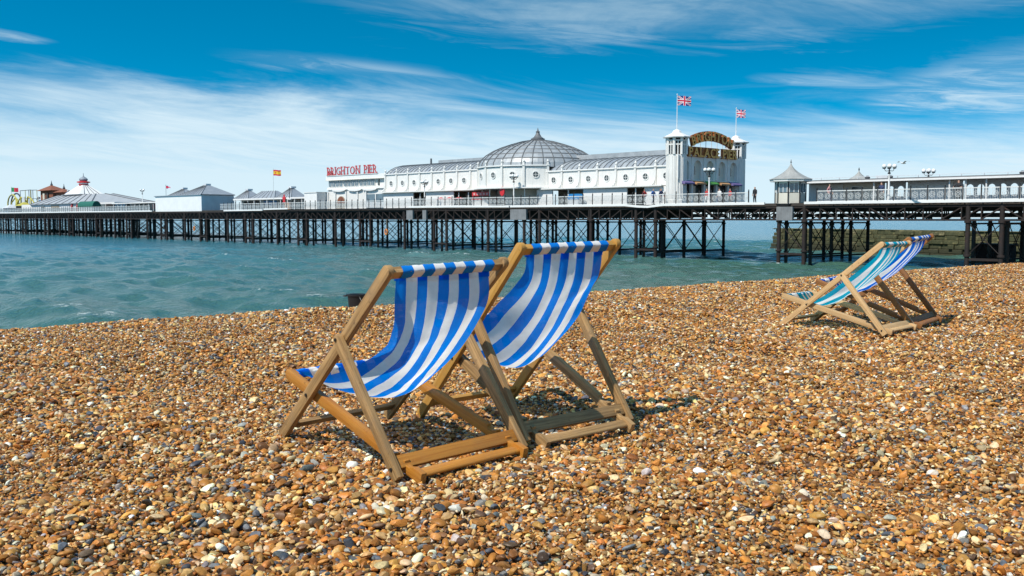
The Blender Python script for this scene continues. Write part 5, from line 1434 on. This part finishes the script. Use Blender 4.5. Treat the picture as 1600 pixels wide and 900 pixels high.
def deck_chair(label, x, y, yaw, roll, al, be, ub, dh, curves, woods, canvas, LA=1.193, LB=1.069, LC=0.589, hf=0.623, dz=0.0):
    """local x = the way the sitter faces, local y = to the sitter's left"""
    g0 = float(np.mean(ground(np.array([x, x + .6, x - .3]), np.array([y, y - .6, y - .3]))))
    C = empty('deck_chair', (x, y, dz), yaw, label, 'deck chair', 'striped deck chairs on the beach')
    C.rotation_euler = (-roll * -1.0 * 0 + math.atan(-roll), 0, yaw)
    Af = Vector((0, 0)); At = Af + LA * Vector((-math.cos(al), math.sin(al)))
    Br = Vector((-ub, 0.0)); Bf = Br + LB * Vector((math.cos(be), math.sin(be)))
    Ch = Af + (hf + dh) * (At - Af)
    d = (Bf - Br).normalized(); w = Br - Ch; b = w.dot(d); disc = max(b * b - (w.dot(w) - LC * LC), 0); tt = -b - math.sqrt(disc)
    Cb = Br + tt * d
    dA = (At - Af).normalized()
    # crossing of the two frames
    M2 = Matrix(((dA.x, -d.x), (dA.y, -d.y))); s = M2.inverted() @ (Br - Af); X = Af + dA * s[0]
    TH = 0.013; H = 0.024
    def rail(name, P, Q, yc, wood, rnd=True, notches=None, h=H):
        poly, dd = profile_rail(P, Q, h, rnd, notches)
        me = MB().prism(poly, 'y', yc - TH, yc + TH).mesh(name, wood, 'auto', bevel=0.0035)
        grain(me, lambda c: (c.x * dd.x + c.z * dd.y, -c.x * dd.y + c.z * dd.x + c.y * 0.9)); return link(name, me, C)
    def cross(name, P, half, wood, ax, hw=0.022, hh=0.011, rnd=False):
        """bar along y at P; ax = direction of its wider side"""
        ax = Vector(ax).normalized(); nn = Vector((-ax.y, ax.x)); P = Vector(P)
        if rnd: poly = [tuple(P + ax * hw * math.cos(a) + nn * hh * math.sin(a)) for a in np.linspace(0, 2 * PI, 15)[:-1]]
        else: poly = [tuple(P + ax * a + nn * b2) for a, b2 in ((-hw, -hh), (hw, -hh), (hw, hh), (-hw, hh))]
        me = MB().prism(poly, 'y', -half, half).mesh(name, wood, 'auto', bevel=0.003)
        grain(me, lambda c: (c.y, (c.x + c.z) * 0.9)); return link(name, me, C)
    wa, wb, wc, wt = woods
    YA, YB, YC = 0.284, 0.255, 0.313
    for sgn in (1, -1):
        rail('back_rail', Af - dA * 0.02, At + dA * 0.01, sgn * YA, wa if sgn > 0 else wt)
        rail('seat_rail', Br, Bf, sgn * YB, wb, True, [(0.085, 0.014), (0.15, 0.014), (0.215, 0.014)])
        rail('prop_leg', Cb + (Cb - Ch).normalized() * 0.045, Ch + (Ch - Cb).normalized() * 0.02, sgn * YC, wc)
        for pt, yy in ((X, sgn * (YA + TH)), (Ch, sgn * (YC + TH)), (Cb, sgn * (YC + TH))):
            link('bolt', MB().cyl((pt.x, yy - sgn * 0.004, pt.y), (pt.x, yy + sgn * 0.005, pt.y), 0.008, 0.007, 10).mesh('bolt', 'bolt_steel'), C)
    TB = At - dA * 0.026; FB = Bf - d * 0.03
    nA = Vector((dA.y, -dA.x)); nA = nA if nA.x > 0 else -nA      # toward the sitter
    cross('top_bar', TB, YA - TH - 0.0005, wt, dA, 0.021, 0.014)
    cross('foot_bar', Af + dA * 0.075, YA - TH - 0.0005, wa, dA, 0.020, 0.009)
    cross('front_bar', FB, YB - TH - 0.0005, wb, d, 0.020, 0.012)
    cross('rear_bar', Br + d * 0.045, YB - TH - 0.0005, wb, d, 0.026, 0.013, True)
    dC = (Ch - Cb).normalized()
    cross('prop_bar', Cb + dC * 0.02, YC - TH - 0.0005, wc if wb == wa else wb, dC, 0.027, 0.012)
    # the canvas
    HWD = 0.226
    def sleeve(name, P, ax, hw, hh, tail):
        ax = Vector(ax).normalized(); nn = Vector((-ax.y, ax.x)); prof = []
        for k in range(20):
            a = 2 * PI * k / 20; ca, sa = math.cos(a), math.sin(a)
            e = 0.55; px = math.copysign(abs(ca) ** e, ca) * hw; py = math.copysign(abs(sa) ** e, sa) * hh; prof.append(Vector(P) + ax * px + nn * py)
        N = 36; vs = []; rgl = random.Random(3)
        for j in range(N + 1):
            yy = HWD * (1 - 2 * j / N)
            for k, q in enumerate(prof):
                wob = 0.0012 * math.sin(j * 1.7 + k) ; vs.append((q.x + wob, yy, q.y + wob))
        fs = [(j * 20 + k, j * 20 + (k + 1) % 20, (j + 1) * 20 + (k + 1) % 20, (j + 1) * 20 + k) for j in range(N) for k in range(20)]
        me = bpy.data.meshes.new(name); me.from_pydata(vs, [], fs); me.materials.append(M[canvas + '_doubled']); me.polygons.foreach_set('use_smooth', [True] * len(fs))
        uv = me.uv_layers.new(name='cloth')
        for lp in me.loops:
            co = me.vertices[lp.vertex_index].co; uv.data[lp.index].uv = (0.5 - co.y / (2 * HWD), 0.01 * co.z)
        bm = bmesh.new(); bm.from_mesh(me); bmesh.ops.recalc_face_normals(bm, faces=bm.faces); bm.to_mesh(me); bm.free()
        o = link(name, me, C); return o
    sleeve('canvas_sleeve', TB, dA, 0.0245, 0.0175, True)
    sleeve('canvas_sleeve', FB, d, 0.0235, 0.0155, True)
    def spline(cp, n):
        cp = [Vector(c) for c in cp]; pts = [cp[0] * 2 - cp[1]] + cp + [cp[-1] * 2 - cp[-2]]; out = []; seg = len(cp) - 1
        for i in range(n + 1):
            u = i / n * seg; k = min(int(u), seg - 1); f = u - k; p0, p1, p2, p3 = pts[k:k + 4]
            out.append(0.5 * ((2 * p1) + (p2 - p0) * f + (2 * p0 - 5 * p1 + 4 * p2 - p3) * f * f + (3 * p1 - p0 - 3 * p2 + p3) * f ** 3))
        return out
    start = TB + nA * 0.020 - dA * 0.012; end = FB + Vector((-0.012, 0.018))
    NL, NW = 90, 56
    cs = [spline([start] + list(c) + [end], NL) for c in curves]      # left, middle, right
    rw = np.random.default_rng(int(x * 100) + 500)
    wr = [(rw.uniform(0, 1), rw.uniform(-0.2, 0.2), rw.uniform(0.02, 0.05), rw.uniform(-0.6, 0.6), rw.uniform(-0.009, 0.009)) for _ in range(15)]
    vs = []
    for i in range(NL + 1):
        v = i / NL
        for j in range(NW + 1):
            q = j / NW; l = (1 - q) * (1 - 2 * q); m = 4 * q * (1 - q); rr = q * (2 * q - 1)
            p = cs[0][i] * l + cs[1][i] * m + cs[2][i] * rr
            pin = 0.016 * math.sin(PI * v) ** 1.5
            yy = (HWD - pin) * (1 - 2 * q); t0 = cs[1][min(i + 1, NL)] - cs[1][max(i - 1, 0)]; nn = Vector((-t0.y, t0.x)).normalized()
            disp = 0.004 * math.sin(PI * v) * math.sin(yy * 21 + v * 9) + 0.003 * math.sin(PI * v) * math.sin(yy * 44 - v * 15 + 1)
            for (wv, wy, ww, sl, amp) in wr:
                dd = (v - wv) * 0.9 + sl * (yy - wy); disp += amp * math.exp(-(dd / ww) ** 2) * math.exp(-((yy - wy) / 0.12) ** 2) * math.sin(PI * v)
            disp += 0.0050 * math.sin(yy * 70 + 2 + 0.9 * math.sin(yy * 31)) * (math.exp(-v * 9) + math.exp(-(1 - v) * 9))
            p = p + nn * disp; vs.append((p.x, yy, p.y))
    W1 = NW + 1
    fs = [(i * W1 + j, i * W1 + j + 1, (i + 1) * W1 + j + 1, (i + 1) * W1 + j) for i in range(NL) for j in range(NW)]
    me = bpy.data.meshes.new('canvas_sling'); me.from_pydata(vs, [], fs); me.materials.append(M[canvas]); me.polygons.foreach_set('use_smooth', [True] * len(fs))
    uv = me.uv_layers.new(name='cloth'); arr = np.zeros(len(me.loops) * 2); li = np.zeros(len(me.loops), np.int32); me.loops.foreach_get('vertex_index', li)
    arr[0::2] = (li % W1) / NW; arr[1::2] = (li // W1) / NL; uv.data.foreach_set('uv', arr)
    hem = MB(); hn = 6
    hv = [(vs[i * W1 + j][0] + 0.004 * nA.x, vs[i * W1 + j][1] * 1.03, vs[i * W1 + j][2] + 0.004 * nA.y) for i in range(hn) for j in range(W1)]
    mh = bpy.data.meshes.new('canvas_hem'); mh.from_pydata(hv, [], [f for f in fs if max(f) < hn * W1]); mh.materials.append(M[canvas])
    mh.polygons.foreach_set('use_smooth', [True] * len(mh.polygons)); uh = mh.uv_layers.new(name='cloth'); lj = np.zeros(len(mh.loops), np.int32); mh.loops.foreach_get('vertex_index', lj)
    ar = np.zeros(len(mh.loops) * 2); ar[0::2] = (lj % W1) / NW; ar[1::2] = (lj // W1) / NL; uh.data.foreach_set('uv', ar); link('canvas_hem', mh, C)
    link('canvas_sling', me, C)
    return C


V2 = Vector
c1L = [V2(p) for p in ((-.835, .66), (-.812, .55), (-.72, .45), (-.56, .375), (-.32, .305), (-.12, .278))]
c1M = [V2(p) for p in ((-.845, .63), (-.79, .505), (-.68, .375), (-.53, .262), (-.35, .178), (-.15, .172))]
c1R = [V2(p) for p in ((-.865, .63), (-.79, .52), (-.655, .385), (-.525, .284), (-.36, .195), (-.15, .19))]
c2L = [V2(p) for p in ((-.765, .745), (-.69, .675), (-.565, .59), (-.44, .505), (-.28, .43), (-.10, .425))]
c2M = [V2(p) for p in ((-.755, .69), (-.69, .575), (-.58, .44), (-.44, .32), (-.28, .245), (-.10, .30))]
c2R = [V2(p) for p in ((-.775, .72), (-.715, .63), (-.63, .50), (-.49, .365), (-.31, .255), (-.11, .30))]
c3L = [V2(p) for p in ((-.84, .655), (-.70, .53), (-.54, .405), (-.39, .29), (-.23, .215), (-.09, .22))]
c3M = [V2(p) for p in ((-.83, .625), (-.70, .475), (-.53, .315), (-.40, .23), (-.25, .17), (-.10, .19))]
c3R = [V2(p) for p in ((-.84, .635), (-.71, .50), (-.55, .365), (-.43, .275), (-.28, .20), (-.10, .205))]
c4L = [V2(p) for p in ((-.82, .69), (-.68, .56), (-.52, .44), (-.36, .335), (-.20, .29), (-.08, .32))]
c4M = [V2(p) for p in ((-.81, .66), (-.68, .51), (-.53, .375), (-.39, .285), (-.24, .24), (-.10, .28))]
c4R = [V2(p) for p in ((-.82, .67), (-.69, .53), (-.54, .40), (-.40, .31), (-.25, .255), (-.10, .29))]
deck_chair('blue and white striped deck chair with orange seat rails, nearest the camera', -0.819, 4.473, R(131.0), 0.028, R(41.0), R(15.1), 1.039, -0.001, (c1L, c1M, c1R), ('wood_grey', 'wood_orange', 'wood_grey', 'wood_grey'), 'canvas_blue', dz=0.008)
deck_chair('blue and white striped deck chair with weathered legs, right behind the nearest one', -0.233, 4.965, R(128.1), 0.017, R(46.1), R(25.6), 0.953, -0.006, (c2L, c2M, c2R), ('wood_honey', 'wood_grey', 'wood_grey', 'wood_honey'), 'canvas_blue', dz=0.0)
deck_chair('teal and white striped deck chair of pale wood on the right', 2.696, 9.018, R(135.7), 0.002, R(39.5), R(14.2), 1.012, 0.002, (c3L, c3M, c3R), ('wood_pale', 'wood_pale', 'wood_pale', 'wood_pale'), 'canvas_teal', dz=0.0)
deck_chair('royal blue and white striped deck chair of brown wood behind the teal one', 3.116, 9.433, R(137.4), 0.042, R(41.6), R(20.4), 1.0, 0.007, (c4L, c4M, c4R), ('wood_brown', 'wood_brown', 'wood_brown', 'wood_brown'), 'canvas_royal', dz=0.01)


# ------------------------------------------------------------------ a gull over the pier
def make_gull(loc, yaw, label):
    G = empty('gull', loc, yaw, label, 'bird')
    link('body', MB().lathe([(0.005, -0.28), (0.05, -0.2), (0.075, -0.02), (0.06, 0.12), (0.045, 0.2), (0.02, 0.26), (0.004, 0.3)], 10).mesh('body', 'white_clean', True), G, (0, 0, 0), (0, R(90), 0))
    for sg in (-1, 1):
        pts = [(-0.08, 0.04 * sg, 0.02), (0.12, 0.04 * sg, 0.02), (0.16, 0.34 * sg, 0.16), (0.02, 0.72 * sg, 0.10), (-0.08, 0.66 * sg, 0.09), (-0.02, 0.34 * sg, 0.14)]
        mb = MB(); mb.add(pts + [(a, b, c + 0.012) for a, b, c in pts], [(0, 1, 2, 5), (5, 2, 3, 4), (6, 11, 8, 7), (11, 10, 9, 8)] + [(i, (i + 1) % 6, 6 + (i + 1) % 6, 6 + i) for i in range(6)])
        link('wing', mb.mesh('wing', 'pale_grey'), G)


make_gull((32.4, 80.0, 5.5), R(200), 'lone gull gliding above the long shelter right of the globe lamp')
